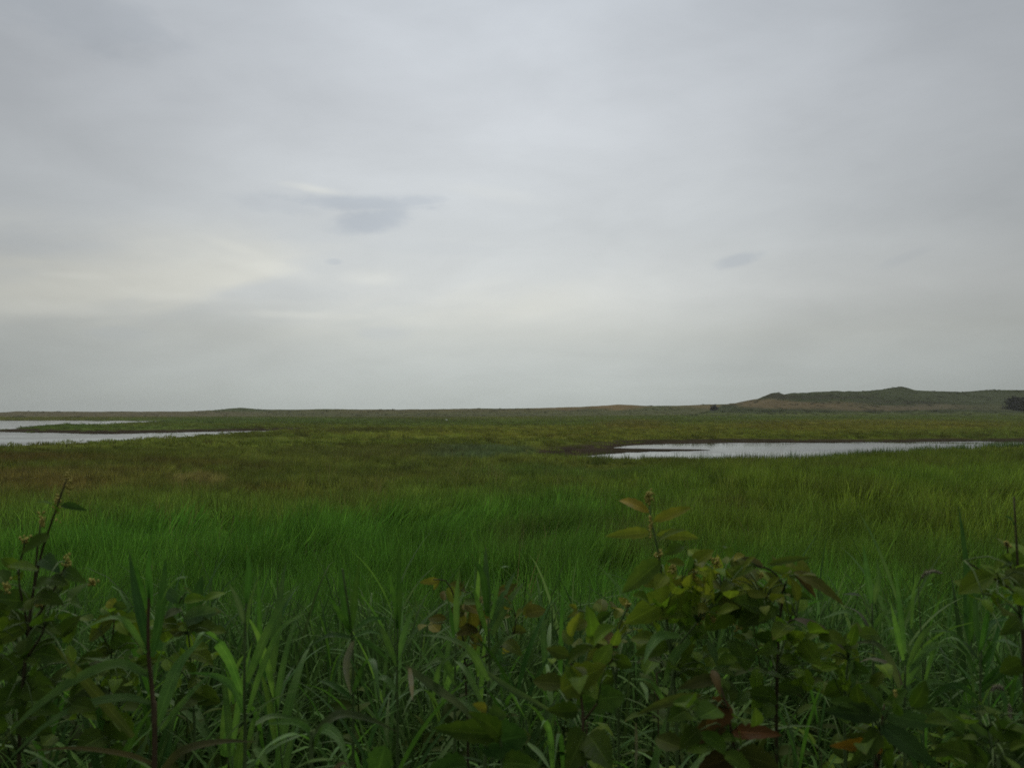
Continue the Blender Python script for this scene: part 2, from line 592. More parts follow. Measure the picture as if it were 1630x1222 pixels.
def build_ground():
    az = np.concatenate([np.linspace(-180, -46, 30)[:-1], np.linspace(-46, 46, 430), np.linspace(46, 180, 30)[1:]])
    rr = np.concatenate([[0.02, .4, .8], np.exp(np.linspace(math.log(1.1), math.log(1100), 560)), [1300, 1500]])
    A, Rr = np.meshgrid(np.radians(az), rr, indexing='ij')
    X, Y = np.sin(A) * Rr, np.cos(A) * Rr
    x, y = X.ravel(), Y.ravel()
    pd = pond_d(x, y)
    z = terrain(x, y, pd)
    z = np.where(np.hypot(x, y) > 1150, -.6, z)
    col, g = veg_colour(x, y, z, .5)
    col = col * .62
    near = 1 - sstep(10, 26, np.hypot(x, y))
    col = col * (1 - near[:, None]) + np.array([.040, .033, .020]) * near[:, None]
    md = mud_d(x, y)
    mk = np.maximum(1 - sstep(-1, 3, md), 1 - sstep(.2, 1.8, pd))[:, None]
    mn = fbm(x / 3, y / 7, 4, 8)[:, None]
    col = col * (1 - mk) + MUDC * (.55 + .9 * mn) * mk
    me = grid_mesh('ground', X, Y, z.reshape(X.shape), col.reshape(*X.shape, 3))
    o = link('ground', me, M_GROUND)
    tag(o, 'flat marsh ground falling away from a weedy bank', None, None, 'structure')


build_ground()

for k, lab in (('far_left', 'far strip of pale still water behind the grassy spit at left'), ('near_left', 'near pale tidal channel in front of the grassy spit at left'), ('right', 'pale still pool behind the reeds at right')):
    p = PONDW[k]
    x0, y0 = p.min(0) - 3
    x1, y1 = p.max(0) + 3
    if k == 'far_left': y0 = p[:, 1].min() - 2
    c = ((x0 + x1) / 2, (y0 + y1) / 2)
    me = mesh_np('pond_water', [(x0 - c[0], y0 - c[1], 0), (x1 - c[0], y0 - c[1], 0), (x1 - c[0], y1 - c[1], 0), (x0 - c[0], y1 - c[1], 0)], [(0, 1, 2, 3)], smooth=False)
    o = link('pond_water', me, M_WATER, loc=(c[0], c[1], {'far_left': 0.0, 'near_left': .004, 'right': .002}[k]))
    tag(o, lab, None, None, 'structure')
me = mesh_np('sea', [(-2500, 1160, 0), (2500, 1160, 0), (2500, 2600, 0), (-2500, 2600, 0)], [(0, 1, 2, 3)], smooth=False)
tag(link('sea', me, M_WATER, loc=(0, 0, -.4)), 'open sea hidden behind the dunes', None, None, 'structure')

# ------------------------------------------------------------------ dunes on the horizon
def dune(name, label, ridge, R0, front, back, blobs, base, seed, nu=420, nv=46, rough=.5, prof=1.5):
    pxs = np.linspace(ridge[0][0], ridge[-1][0], nu)
    top = np.interp(pxs, [p[0] for p in ridge], [p[1] for p in ridge])
    rid = R0 + (fbm(pxs / 160, pxs * 0 + seed, 3, seed) - .5) * 60
    v = np.concatenate([np.linspace(-1, 0, int(nv * .7)), np.linspace(0, 1, nv - int(nv * .7) + 1)[1:]])
    U, V = np.meshgrid(np.arange(nu), v, indexing='ij')
    dist = rid[U] + np.where(V < 0, V * front, V * back)
    a = (pxs[U] - CX) / F
    X, Y = a * dist, dist
    gz = terrain(X.ravel(), Y.ravel(), np.full(X.size, 999.0)).reshape(X.shape)
    tz = np.empty(nu)
    for i in range(nu):
        tz[i] = at_y(pxs[i], top[i], rid[i])[2]
    p = np.where(V < 0, np.clip(1 + V, 0, 1) ** prof, np.clip(1 - V, 0, 1) ** 1.3)
    n = (fbm(X / 26, Y / 22, 4, seed + 3) - .5)
    Z = gz + (np.maximum(tz[U], 1.5) - gz) * p + n * 5.0 * rough * p * (1 - p) * 2 + (fbm(X / 5, Y / 5, 3, seed + 9) - .5) * 1.2 * rough
    Z = np.where(np.abs(V) > .98, gz - 1.5, Z)
    px, py = proj(X.ravel(), Y.ravel(), Z.ravel())
    px = px + (fbm(X / 30, Y / 30, 3, seed + 20).ravel() - .5) * 22
    py = py + (fbm(X / 18, Y / 18, 3, seed + 21).ravel() - .5) * 5
    col = patch(px, py, blobs, np.asarray(base))
    col = col * (.72 + .56 * fbm(X / 9, Y / 9, 4, seed + 30).ravel())[:, None]
    o = link(name, grid_mesh(name, X, Y, Z, col.reshape(*X.shape, 3)), M_GROUND)
    tag(o, label, None, None, 'structure')
    return lambda x, y: terrain(np.array([x]), np.array([y]), np.array([999.0]))[0]


SAND = [.128, .105, .062]
dune('dune_ridge', 'long low grassy dune ridge along the horizon',
     [(-420, 657), (-200, 656), (-40, 656.5), (10, 656), (25, 654.6), (150, 655), (300, 654.6), (345, 652.4), (365, 650), (383, 648.6), (397, 650), (415, 651.6), (470, 651.8), (520, 650.6), (560, 651.6), (640, 651.6), (700, 651), (760, 650), (820, 650), (880, 648.6), (930, 647.2),
      (962, 645.4), (985, 643.4), (1008, 644.4), (1025, 645.8), (1080, 645.4), (1130, 643.4), (1180, 643.2), (1300, 646), (1500, 648), (1800, 650), (2050, 656)], 800, 110, 130,
     [(130, 658, 330, 9, [.125, .110, .070], .75), (380, 651, 60, 5, [.072, .092, .045], .9), (540, 653, 60, 4, [.080, .100, .045], .5), (720, 655, 260, 5, [.112, .098, .052], .7), (985, 648, 62, 5, [.185, .135, .070], .9),
      (890, 650, 60, 3, [.17, .125, .07], .7), (1110, 648, 60, 4, [.17, .13, .07], .7), (1060, 650, 70, 4, [.07, .09, .04], .6), (900, 657, 400, 4, [.085, .10, .045], .5)],
     [.088, .096, .048], 40)
dune('sand_hill', 'big sandy hill with dark scrub and a small peak at right',
     [(1085, 664), (1120, 656), (1145, 647), (1160, 643), (1185, 638.5), (1206, 634.6), (1216, 630.5), (1228, 625.5), (1238, 624.6), (1248, 627.6), (1262, 625.2), (1285, 625), (1300, 623.2), (1330, 622.4), (1372, 622.6), (1392, 621), (1410, 618.6), (1424, 616.6), (1435, 614.8), (1444, 617), (1455, 621), (1490, 622.4),
      (1530, 623.6), (1560, 621.4), (1590, 620.4), (1640, 621), (1720, 626), (1850, 634), (2000, 645), (2080, 654)], 760, 190, 150,
     [(1215, 642, 70, 8, SAND, .95), (1290, 645, 100, 7, SAND, .95), (1390, 650, 100, 5, [.112, .096, .058], .85), (1238, 631, 30, 5, [.052, .052, .034], .95), (1320, 631, 90, 3.4, [.050, .054, .034], .9), (1330, 626, 90, 4.5, [.060, .074, .040], .9),
      (1440, 625, 60, 9, [.060, .076, .040], .9), (1390, 639, 40, 3.4, [.048, .054, .034], .9), (1470, 641, 60, 3.0, [.045, .050, .034], .95), (1560, 633, 110, 11, [.066, .080, .048], .8), (1480, 648, 90, 5, [.125, .112, .078], .7), (1600, 648, 90, 6, [.080, .086, .050], .7), (1300, 662, 700, 6.5, [.085, .108, .036], .95)],
     [.050, .064, .032], 60, 330, 70, .7, 1.15)

# ------------------------------------------------------------------ grass: prototypes and instancing (uncountable, so stuff)
def tuft(name, nb, rad, h0, h1, w0, w1, lean, curl, seed, seg=5, stems=0):
    r = random.Random(seed)
    V, Fc, S = [], [], []
    for k in range(nb):
        a = r.uniform(0, 2 * math.pi)
        q = rad * math.sqrt(r.random())
        bx, by = q * math.cos(a), q * math.sin(a)
        d = a + r.gauss(0, .9)
        h = r.uniform(h0, h1)
        w = r.uniform(w0, w1)
        th = abs(r.gauss(0, lean)) + .03
        cu = r.uniform(.3, 1.0) * curl
        dx, dy = math.cos(d), math.sin(d)
        rot = d + math.pi / 2 + r.gauss(0, .5)
        sx, sy = math.cos(rot), math.sin(rot)
        x, y, z = bx, by, -.04
        s0 = len(V)
        sh = r.random()
        for i in range(seg + 1):
            t = i / seg
            ww = w * (.55 + 1.2 * t) if t < .3 else w * max(.0, (1 - t) / .7) ** .75 * .91
            if i < seg:
                V.append((x - sx * ww / 2, y - sy * ww / 2, z))
                V.append((x + sx * ww / 2, y + sy * ww / 2, z))
                S += [sh, sh]
            else:
                V.append((x, y, z))
                S.append(sh)
            ang = th + cu * t * t * 1.8
            st = h / seg
            x += dx * math.sin(ang) * st
            y += dy * math.sin(ang) * st
            z += math.cos(ang) * st
        for i in range(seg - 1):
            q0 = s0 + 2 * i
            Fc.append((q0, q0 + 1, q0 + 3, q0 + 2))
        q0 = s0 + 2 * (seg - 1)
        Fc.append((q0, q0 + 1, q0 + 2))
    me = mesh_np(name, V, Fc)
    at = me.attributes.new('shade', 'FLOAT', 'POINT')
    at.data.foreach_set('value', np.array(S, dtype=np.float32))
    me.materials.append(M_GRASS)
    return me


def sprig(name, seed, h, nl, L, W):
    """a leafy shoot of the undergrowth"""
    r = random.Random(seed)
    V, Fc, S, UVs = [], [], [], []
    for k in range(nl):
        t = (k + .6) / nl
        a = k * 2.4 + r.uniform(-.4, .4)
        B = np.array([.02 * math.sin(t * 3 + seed), .02 * math.cos(t * 2 + seed), h * t])
        dirv = np.array([math.cos(a), math.sin(a), r.uniform(-.15, .55)])
        dirv /= np.linalg.norm(dirv)
        l = L * r.uniform(.7, 1.15) * (1.1 - .4 * t)
        v, f, u = broad_leaf(B, B + dirv * l, l * W, np.array([0, 0, 1.0]) + .3 * np.array([r.gauss(0, 1), r.gauss(0, 1), 0]), .12, seed * 31 + k, 6)
        o = len(V)
        V += list(v)
        Fc += [tuple(i + o for i in q) for q in f]
        S += [r.random()] * len(v)
    # stem
    v, f = tube([(0, 0, -.05), (.012, .01, h * .5), (.02 * math.sin(3 + seed), .02 * math.cos(2 + seed), h)], [.004, .0035, .002], 5)
    o = len(V)
    V += list(v)
    Fc += [tuple(i + o for i in q) for q in f]
    S += [.2] * len(v)
    me = mesh_np(name, V, Fc)
    at = me.attributes.new('shade', 'FLOAT', 'POINT')
    at.data.foreach_set('value', np.array(S, dtype=np.float32))
    me.materials.append(M_GRASS)
    return me


def tube(pts, rad, n=6):
    P = [np.array(p, float) for p in pts]
    V, Fc = [], []
    for i, p in enumerate(P):
        t = P[min(i + 1, len(P) - 1)] - P[max(i - 1, 0)]
        t /= np.linalg.norm(t) + 1e-9
        a = np.cross(t, [0.31, 1, 0.1])
        a /= np.linalg.norm(a) + 1e-9
        c = np.cross(t, a)
        for k in range(n):
            w = 2 * math.pi * k / n
            V.append(p + rad[i] * (math.cos(w) * a + math.sin(w) * c))
    for i in range(len(P) - 1):
        for k in range(n):
            Fc.append((i * n + k, i * n + (k + 1) % n, (i + 1) * n + (k + 1) % n, (i + 1) * n + k))
    Fc.append(tuple(range(n))[::-1])
    Fc.append(tuple((len(P) - 1) * n + k for k in range(n)))
    return V, Fc


def spline(pts, n):
    """Catmull-Rom through the points, n samples"""
    P = [np.array(p, float) for p in pts]
    P = [2 * P[0] - P[1]] + P + [2 * P[-1] - P[-2]]
    m = len(P) - 3
    out = []
    for i in range(n):
        s = i / (n - 1) * m
        k = min(int(s), m - 1)
        t = s - k
        a, b_, c, d = P[k], P[k + 1], P[k + 2], P[k + 3]
        out.append(.5 * ((2 * b_) + (-a + c) * t + (2 * a - 5 * b_ + 4 * c - d) * t * t + (-a + 3 * b_ - 3 * c + d) * t ** 3))
    return out


def blade_leaf(path, width, nrm, fold=.22, n=13, twist=0.0):
    """long grass leaf: ribbon with a channelled midrib along a path"""
    P = spline(path, n)
    V, Fc, UV = [], [], []
    nrm = np.array(nrm, float)
    for i, p in enumerate(P):
        s = i / (n - 1)
        t = P[min(i + 1, n - 1)] - P[max(i - 1, 0)]
        t /= np.linalg.norm(t) + 1e-9
        side = np.cross(t, nrm)
        side /= np.linalg.norm(side) + 1e-9
        up = np.cross(side, t)
        a = twist * s
        side, up = side * math.cos(a) + up * math.sin(a), up * math.cos(a) - side * math.sin(a)
        w = width / 2 * ((.45 + .55 * math.sin(min(s / .35, 1) * math.pi / 2)) * (1 - max(0, (s - .30) / .70) ** 1.7) + .01)
        for k, q in ((0, -1), (1, 0), (2, 1)):
            V.append(p + side * q * w + up * (abs(q) * w * fold))
            UV.append((s, .5 + q * .5))
    for i in range(n - 1):
        for k in range(2):
            q = i * 3 + k
            Fc.append((q, q + 1, q + 4, q + 3))
    return V, Fc, UV


def broad_leaf(B, T, width, nrm, droop, seed, n=9, serr=.05, shape=.8):
    """ovate leaf with folded blade, wavy toothed margin and drooping tip"""
    r = random.Random(seed)
    B, T, nrm = np.array(B, float), np.array(T, float), np.array(nrm, float)
    ax = T - B
    L = np.linalg.norm(ax)
    ax = ax / L
    side = np.cross(ax, nrm)
    side /= np.linalg.norm(side) + 1e-9
    up = np.cross(side, ax)
    V, Fc, UV = [], [], []
    ph = r.uniform(0, 6)
    fold = r.uniform(.15, .38)
    for i in range(n + 1):
        s = i / n
        c = B + ax * L * s + up * (droop * L * 4 * s * (1 - s) * .9) + side * (math.sin(s * 2.6 + ph) * .03 * L)
        w = width / 2 * max(.012, math.sin(math.pi * min(1, s ** shape)) ** .72 * (1 - .25 * s))
        if 0 < i < n: w *= 1 + serr * (1 if i % 2 else -1)
        for k in range(5):
            q = (k - 2) / 2
            V.append(c + side * q * w + up * ((abs(q) ** 1.3) * w * fold + math.sin(s * 9 + ph + (2 if q > 0 else 0)) * .05 * w * abs(q)))
            UV.append((s, .5 + q * .5))
    for i in range(n):
        for k in range(4):
            q = i * 5 + k
            Fc.append((q, q + 1, q + 6, q + 5))
    return V, Fc, UV


def proto_collection(name, meshes):
    c = bpy.data.collections.new(name)
    for i, me in enumerate(meshes):
        c.objects.link(bpy.data.objects.new('%s_%02d' % (name, i), me))
    return c


def scatter(name, label, cat, coll, ncoll, x, y, z, tint, hs, seed, tilt=.10, lean=.42):
    n = len(x)
    r = np.random.RandomState(seed)
    me = bpy.data.meshes.new(name)
    me.vertices.add(n)
    me.vertices.foreach_set('co', np.stack([x, y, z], -1).astype(np.float32).ravel())
    th = r.uniform(0, 6.283, n)
    lean = lean * (.55 + 1.7 * sstep(.52, .70, fbm(x / 3.4, y / 4.2, 3, 205)))
    lx = (fbm(x / 1.6, y / 1.6, 3, 201) - .5) * lean * 2.2 + r.normal(0, tilt, n)
    ly = (fbm(x / 1.6, y / 1.6, 3, 202) - .5) * lean * 2.2 + lean * .45 + r.normal(0, tilt, n)
    rot = np.stack([lx * np.cos(th) + ly * np.sin(th), -lx * np.sin(th) + ly * np.cos(th), th], -1)
    ws = hs * r.uniform(.85, 1.2, n) if hs is not None else r.uniform(.85, 1.2, n)
    sw = np.clip(ws ** .5, .5, 1.5)
    scl = np.stack([sw, sw, ws], -1)
    for nm, ty, v in (('rot', 'FLOAT_VECTOR', rot), ('scl', 'FLOAT_VECTOR', scl)):
        a = me.attributes.new(nm, ty, 'POINT')
        a.data.foreach_set('vector', v.astype(np.float32).ravel())
    a = me.attributes.new('idx', 'INT', 'POINT')
    a.data.foreach_set('value', r.randint(0, ncoll, n).astype(np.int32))
    a = me.attributes.new('tint', 'FLOAT_COLOR', 'POINT')
    tv = tint * r.uniform(.62, 1.36, (n, 1)) * r.uniform(.93, 1.07, (n, 3))
    a.data.foreach_set('color', np.concatenate([tv, np.ones((n, 1))], 1).astype(np.float32).ravel())
    o = link(name, me)
    g = bpy.data.node_groups.new(name, 'GeometryNodeTree')
    g.interface.new_socket('Geometry', in_out='INPUT', socket_type='NodeSocketGeometry')
    g.interface.new_socket('Geometry', in_out='OUTPUT', socket_type='NodeSocketGeometry')
    N = g.nodes.new
    gi, go = N('NodeGroupInput'), N('NodeGroupOutput')
    ip, ci = N('GeometryNodeInstanceOnPoints'), N('GeometryNodeCollectionInfo')
    ci.inputs['Collection'].default_value = coll
    ci.inputs['Separate Children'].default_value = True
    ci.inputs['Reset Children'].default_value = True
    ip.inputs['Pick Instance'].default_value = True
    g.links.new(gi.outputs[0], ip.inputs['Points'])
    g.links.new(ci.outputs[0], ip.inputs['Instance'])
    for nm, ty, sock in (('rot', 'FLOAT_VECTOR', 'Rotation'), ('scl', 'FLOAT_VECTOR', 'Scale'), ('idx', 'INT', 'Instance Index')):
        na = N('GeometryNodeInputNamedAttribute')
        na.data_type = ty
        na.inputs['Name'].default_value = nm
        src = next(q for q in na.outputs if q.enabled and q.name == 'Attribute')
        g.links.new(src, ip.inputs[sock])
    g.links.new(ip.outputs[0], go.inputs[0])
    md = o.modifiers.new('scatter', 'NODES')
    md.node_group = g
    tag(o, label, cat, None, 'stuff')
    return o


def wedge(r0, r1, dens, half=38, seed=0, power=1.0):
    """random points in a wedge ahead of the camera, even density"""
    r = np.random.RandomState(seed)
    area = R(half) * (r1 * r1 - r0 * r0)
    n = int(area * dens)
    rr = np.sqrt(r.uniform(r0 * r0, r1 * r1, n))
    a = r.uniform(-R(half), R(half), n)
    return rr * np.sin(a), rr * np.cos(a)


EGRET = at_z(711, 674.0, 0.0)


def keep(x, y, margin=.6):
    pd = pond_d(x, y)
    md = mud_d(x, y)
    rr = np.random.RandomState(len(x)).uniform(0, 1, len(x))
    off = np.hypot((x - EGRET[0]) / 2.5, (y - EGRET[1] + 6) / 9) > 1
    return off & (pd > margin) & ((md > .5) | ((md > -9) & (rr < .25 * sstep(.45, .6, fbm(x / 4, y / 6, 3, 35))))), pd


near_tufts = proto_collection('near_tuft', [tuft('near_tuft', 20, .16, .45, 1.22, .010, .024, .20, .75, 100 + i, 5) for i in range(5)])
mid_tufts = proto_collection('mid_tuft', [tuft('mid_tuft', 34, .36, .42, 1.18, .020, .044, .17, .55, 200 + i, 4) for i in range(5)])
far_tufts = proto_collection('far_tuft', [tuft('far_tuft', 64, 1.25, .40, .80, .05, .11, .14, .35, 300 + i, 3) for i in range(4)])


def grass_height(x, y, g, pd):
    r = np.hypot(x, y)
    h = .52 + .48 * g
    h = h * (.80 + .40 * fbm(x / 6, y / 9, 3, 61)) * (.72 + .56 * fbm(x / 1.3, y / 1.3, 2, 63))
    px, py = proj(x, y, np.full(len(x), .9))
    for (bx, by, rx, ry, k) in ((640, 835, 60, 14, .5), (1430, 862, 70, 14, .62), (300, 855, 120, 10, .35), (980, 900, 60, 16, .5), (470, 880, 90, 12, .4), (1180, 850, 60, 10, .4), (860, 850, 50, 8, .35), (950, 733, 90, 16, .6)):
        h = h * (1 - k * (1 - sstep(.3, 1.2, np.hypot((px - bx) / rx, (py - by) / ry))))
    h = h * (.62 + .38 * sstep(.5, 9, pd))
    return h


def field(name, label, cat, coll, nc, r0, r1, dens, seed, sel):
    x, y = wedge(r0, r1, dens, 38, seed)
    ok, pd = keep(x, y)
    x, y, pd = x[ok], y[ok], pd[ok]
    z = terrain(x, y, pd)
    c, g = veg_colour(x, y, z, .7)
    rr = np.random.RandomState(seed + 5).uniform(.25, .75, len(x))
    k = (g > rr) if sel == 'lush' else (g <= rr) if sel == 'dry' else np.ones(len(x), bool)
    # clumps and gaps
    sc_ = 1.0 if r1 < 40 else 2.2 if r1 < 200 else 9.0
    k &= np.random.RandomState(seed + 7).uniform(0, 1, len(x)) < .18 + 1.0 * sstep(.34, .62, fbm(x / sc_, y / sc_, 3, 300 + seed))
    # thin, patchy edges
    k &= np.random.RandomState(seed + 6).uniform(0, 1, len(x)) < (.35 + .65 * sstep(.4, 4, pd))
    h = grass_height(x, y, g, pd)
    if r1 > 200: h = h * 1.05
    return scatter(name, label, cat, coll, nc, x[k], y[k], z[k], c[k], h[k], seed)


field('reed_meadow', 'lush bright green reed grass filling the near marsh', 'grass', near_tufts, 5, 6.5, 24, 34, 1, 'all')
field('reed_meadow', 'lush green reed grass reaching to the pool at right', 'grass', mid_tufts, 5, 21, 84, 7.5, 2, 'lush')
field('marsh_grass', 'low olive and brown marsh grass in front of the channel', 'grass', mid_tufts, 5, 21, 84, 6.5, 3, 'dry')
field('marsh_grass', 'distant olive marsh grass stretching to the dunes', 'grass', far_tufts, 4, 76, 640, .42, 4, 'all')

# ------------------------------------------------------------------ things standing in the marsh and on the dunes
from mathutils.bvhtree import BVHTree
BVH = []
for _n in ('sand_hill', 'dune_ridge'):
    _m = bpy.data.objects[_n].data
    BVH.append(BVHTree.FromPolygons([v.co[:] for v in _m.vertices], [p.vertices[:] for p in _m.polygons]))


def surface(px, py, Y):
    """the point of the dunes or the marsh that shows at this place in the photograph"""
    d = ray(px, py)
    best = None
    for t in BVH:
        h = t.ray_cast(Vector((0, 0, HC)), Vector(d).normalized())
        if h[0] is not None and (best is None or h[0].y < best[1]):
            best = np.array(h[0])
    if best is None:
        p = at_y(px, py, Y)
        best = np.array([p[0], Y, terrain(np.array([p[0]]), np.array([Y]), np.array([999.0]))[0]])
    best[2] -= .1
    return best


def shrub(label, px, py_base, Y, w, h, seed, group=None, nleaf=900, tint=(.030, .036, .020), name='shrub'):
    b0, Y0 = surface(px, py_base, Y), Y
    w, h = w * b0[1] / Y0, h * b0[1] / Y0
    root = empty(name, b0)
    r = random.Random(seed)
    V, Fc = [], []
    for k in range(5):
        a = k * 1.25 + r.uniform(-.3, .3)
        q = w * r.uniform(.10, .28)
        v, f = tube([(0, 0, -h * .15), (q * .4 * math.cos(a), q * .4 * math.sin(a), h * .3), (q * math.cos(a), q * math.sin(a), h * r.uniform(.6, .85))], [h * .03, h * .02, h * .006], 5)
        o = len(V)
        V += list(v)
        Fc += [tuple(i + o for i in t) for t in f]
    link('trunk', mesh_np('trunk', V, Fc), M_BARK, root)
    V, Fc = [], []
    clumps = []
    for k in range(34):
        a, e = r.uniform(0, 6.28), r.uniform(.15, 1.0)
        q = math.sqrt(r.random()) * .5
        clumps.append((w * q * math.cos(a), w * q * math.sin(a), h * (.06 + .74 * r.random() * math.sqrt(max(0, 1 - (q * 1.7) ** 2))), r.uniform(.13, .25)))
    for i in range(nleaf):
        cx, cy, cz, cr = r.choice(clumps)
        p = np.array([cx + r.gauss(0, 1) * cr * w * .55, cy + r.gauss(0, 1) * cr * w * .55, max(h * .02, cz + r.gauss(0, 1) * cr * h * .6)])
        s = min(w, h) * r.uniform(.05, .10)
        a = np.array([r.gauss(0, 1), r.gauss(0, 1), r.gauss(0, 1)])
        a /= np.linalg.norm(a)
        c = np.cross(a, [r.gauss(0, 1), r.gauss(0, 1), r.gauss(0, 1)])
        c /= np.linalg.norm(c) + 1e-9
        o = len(V)
        V += [p - a * s, p + c * s * .6, p + a * s, p - c * s * .6]
        Fc.append((o, o + 1, o + 2, o + 3))
    link('crown', mesh_np('crown', V, Fc, smooth=False), M_SCRUB, root, color=tint)
    tag(root, label, 'shrub', group)
    return root


M_BARK = mat_plain('bark', (.035, .028, .022), (.07, .058, .046), 8, .9, .1)
M_SCRUB = mat_plain('scrub_leaf', None, None, 1.5, .8, .1, True)


def ground_py(px, Y):
    p = at_y(px, 660, Y)
    z = terrain(np.array([p[0]]), np.array([Y]), np.array([999.0]))[0]
    return z


for i, (px, pyb, Y, wpx, hpx, lab, tint) in enumerate([
        (1136.5, 653.0, 560, 10.5, 12.0, 'small dark round bush standing alone left of the sandy hill', (.030, .034, .024)),
        (1620, 652.0, 560, 38, 23.0, 'large dark bush at the right edge below the hill', (.028, .032, .024)),
        (1388, 656.5, 555, 32, 6.0, 'low dark scrub bush at the foot of the hill below its peak', (.040, .048, .028)),
        (1436, 657.0, 550, 22, 4.5, 'small green bush at the hill foot between two darker ones', (.050, .070, .030)),
        (1496, 656.5, 552, 34, 6.0, 'wide dark scrub bush at the foot of the hill right of its peak', (.040, .048, .028)),
        (1225, 656.0, 560, 44, 4.5, 'long low dark scrub under the left end of the hill', (.036, .048, .026)),
        (1318, 656.0, 560, 30, 4.5, 'low scrub patch at the foot of the sand face', (.042, .056, .030)),
        (30, 667.0, 560, 22, 4.5, 'leftmost dark scrub clump on the far shore', (.042, .046, .032)),
        (125, 666.0, 570, 14, 3.6, 'dark scrub clump on the far shore right of the leftmost one', (.042, .046, .032)),
        (476, 672.8, 330, 12, 3.6, 'small dark scrub clump standing in the flat marsh', (.036, .040, .024)),
        (1168, 656.0, 565, 24, 3.0, 'thin low scrub right of the lone round bush', (.045, .060, .030))]):
    shrub(lab, px, pyb, Y, wpx * Y / F, hpx * Y / F, 500 + i, 'scrub bushes along the dunes', 2600 if hpx > 20 else 1200 if hpx > 9 else 520, tint)


def egret():
    p = at_z(711, 674.0, .0)
    Y = p[1]
    z = terrain(np.array([p[0]]), np.array([Y]))[0]
    root = empty('egret', (p[0], Y, z))
    path = [(-.34, 0, .62), (-.20, 0, .66), (-.02, 0, .72), (.14, 0, .78), (.23, 0, .88), (.20, 0, 1.0), (.27, 0, 1.1), (.36, 0, 1.12)]
    P = spline(path, 22)
    rad = np.interp(np.linspace(0, 1, 22), [0, .1, .3, .45, .56, .66, .8, .9, 1], [.015, .06, .125, .12, .06, .035, .033, .045, .02])
    v, f = tube(P, rad, 10)
    link('body', mesh_np('body', v, f), M_WHITE, root)
    v, f = tube([(.35, 0, 1.12), (.42, 0, 1.115), (.50, 0, 1.10)], [.016, .011, .002], 6)
    link('bill', mesh_np('bill', v, f), M_DARKP, root)
    for s in (-1, 1):
        v, f = tube([(-.02, s * .05, .64), (.03, s * .05, .34), (0, s * .05, .0), (.06, s * .05, -.02)], [.016, .011, .010, .008], 6)
        link('leg', mesh_np('leg', v, f), M_DARKP, root)
    root.rotation_euler[2] = math.pi
    root.scale = (1.3, 1.3, 1.3)
    tag(root, 'small white egret standing far out in the middle of the marsh', 'bird')


M_WHITE = mat_plain('feathers', (.72, .72, .70), (.80, .80, .78), 9, .8, .2)
M_DARKP = mat_plain('bird_leg', (.03, .03, .03), (.06, .055, .05), 9, .6, .3)
egret()

# ------------------------------------------------------------------ weeds on the bank, nearest to the camera
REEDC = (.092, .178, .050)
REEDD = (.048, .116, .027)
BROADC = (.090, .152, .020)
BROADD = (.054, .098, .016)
YELL = (.165, .185, .028)
REDB = (.110, .052, .020)
STEMR = (.070, .052, .028)
STEMG = (.085, .135, .045)
STEMD = (.050, .046, .022)


def vary(c, r, s=.18):
    k = r.uniform(1 - s, 1 + s)
    return tuple(max(.004, q * k * r.uniform(.93, 1.07)) for q in c)


def place(parent_loc, V):
    return [np.asarray(v) - parent_loc for v in V]


def ground_z(x, y):
    return float(terrain(np.array([x]), np.array([y]), np.array([999.0]))[0])


def root_below(name, px, py, Y, dx=0.0):
    p = at_y(px, py, Y)
    return np.array([p[0] + dx, Y, ground_z(p[0] + dx, Y) - .02])


def add_stem(root, base, pts, r0, r1, color, n=6, steps=14):
    P = spline(pts, steps)
    rad = np.linspace(r0, r1, steps) * (1 + .12 * (np.arange(steps) % 4 == 0))
    v, f = tube(P, rad, n)
    return link('stem', mesh_np('stem', place(base, v), f), M_STEM, root, color=color)


def reed_hero(label, Y, stem_px, leaves, width_px, seed, stemc=STEMG, leafc=REEDC, r0=.0048, name='reed_plant', group=None, stemr=None):
    """stem_px: points up the stem in the picture; leaves: (points, width, tint or None, depth shift of the tip)"""
    r = random.Random(seed)
    base = root_below(name, stem_px[0][0], stem_px[0][1], Y)
    root = empty(name, base)
    pts = [base] + [at_y(px, py, Y + r.uniform(-.015, .015)) for px, py in stem_px]
    add_stem(root, base, pts, r0, .0025, stemc)
    for k, lf in enumerate(leaves):
        pp, w = lf[0], lf[1]
        col = lf[2] if len(lf) > 2 and lf[2] else leafc
        dz = lf[3] if len(lf) > 3 else r.uniform(-.22, .16)
        n = len(pp)
        path = [at_y(px, py, Y + dz * (i / (n - 1)) ** 1.2) for i, (px, py) in enumerate(pp)]
        nrm = np.array([r.uniform(-.4, .4), -.75, .8])
        v, f, uv = blade_leaf(path, w * width_px * Y / F, nrm, r.uniform(.12, .35), 14, r.uniform(-.5, .5))
        link('leaf', mesh_np('leaf', place(base, v), f, uv), M_REED, root, color=vary(col, r))
    tag(root, label, 'grass plant', group or 'tall grasses along the bank')
    return root


def beads(name, centres, rad, seed, root, base, mat, color=None):
    """a cluster of tiny florets, one part"""
    r = random.Random(seed)
    V, Fc = [], []
    for c in centres:
        s = rad * r.uniform(.6, 1.3)
        o = len(V)
        c = np.asarray(c) - base
        for d in ((1, 0, 0), (-1, 0, 0), (0, 1, 0), (0, -1, 0), (0, 0, 1.3), (0, 0, -1)):
            V.append(c + np.array(d) * s)
        for t in ((0, 2, 4), (2, 1, 4), (1, 3, 4), (3, 0, 4), (2, 0, 5), (1, 2, 5), (3, 1, 5), (0, 3, 5)):
            Fc.append(tuple(i + o for i in t))
    return link(name, mesh_np(name, V, Fc), mat, root, color=color)


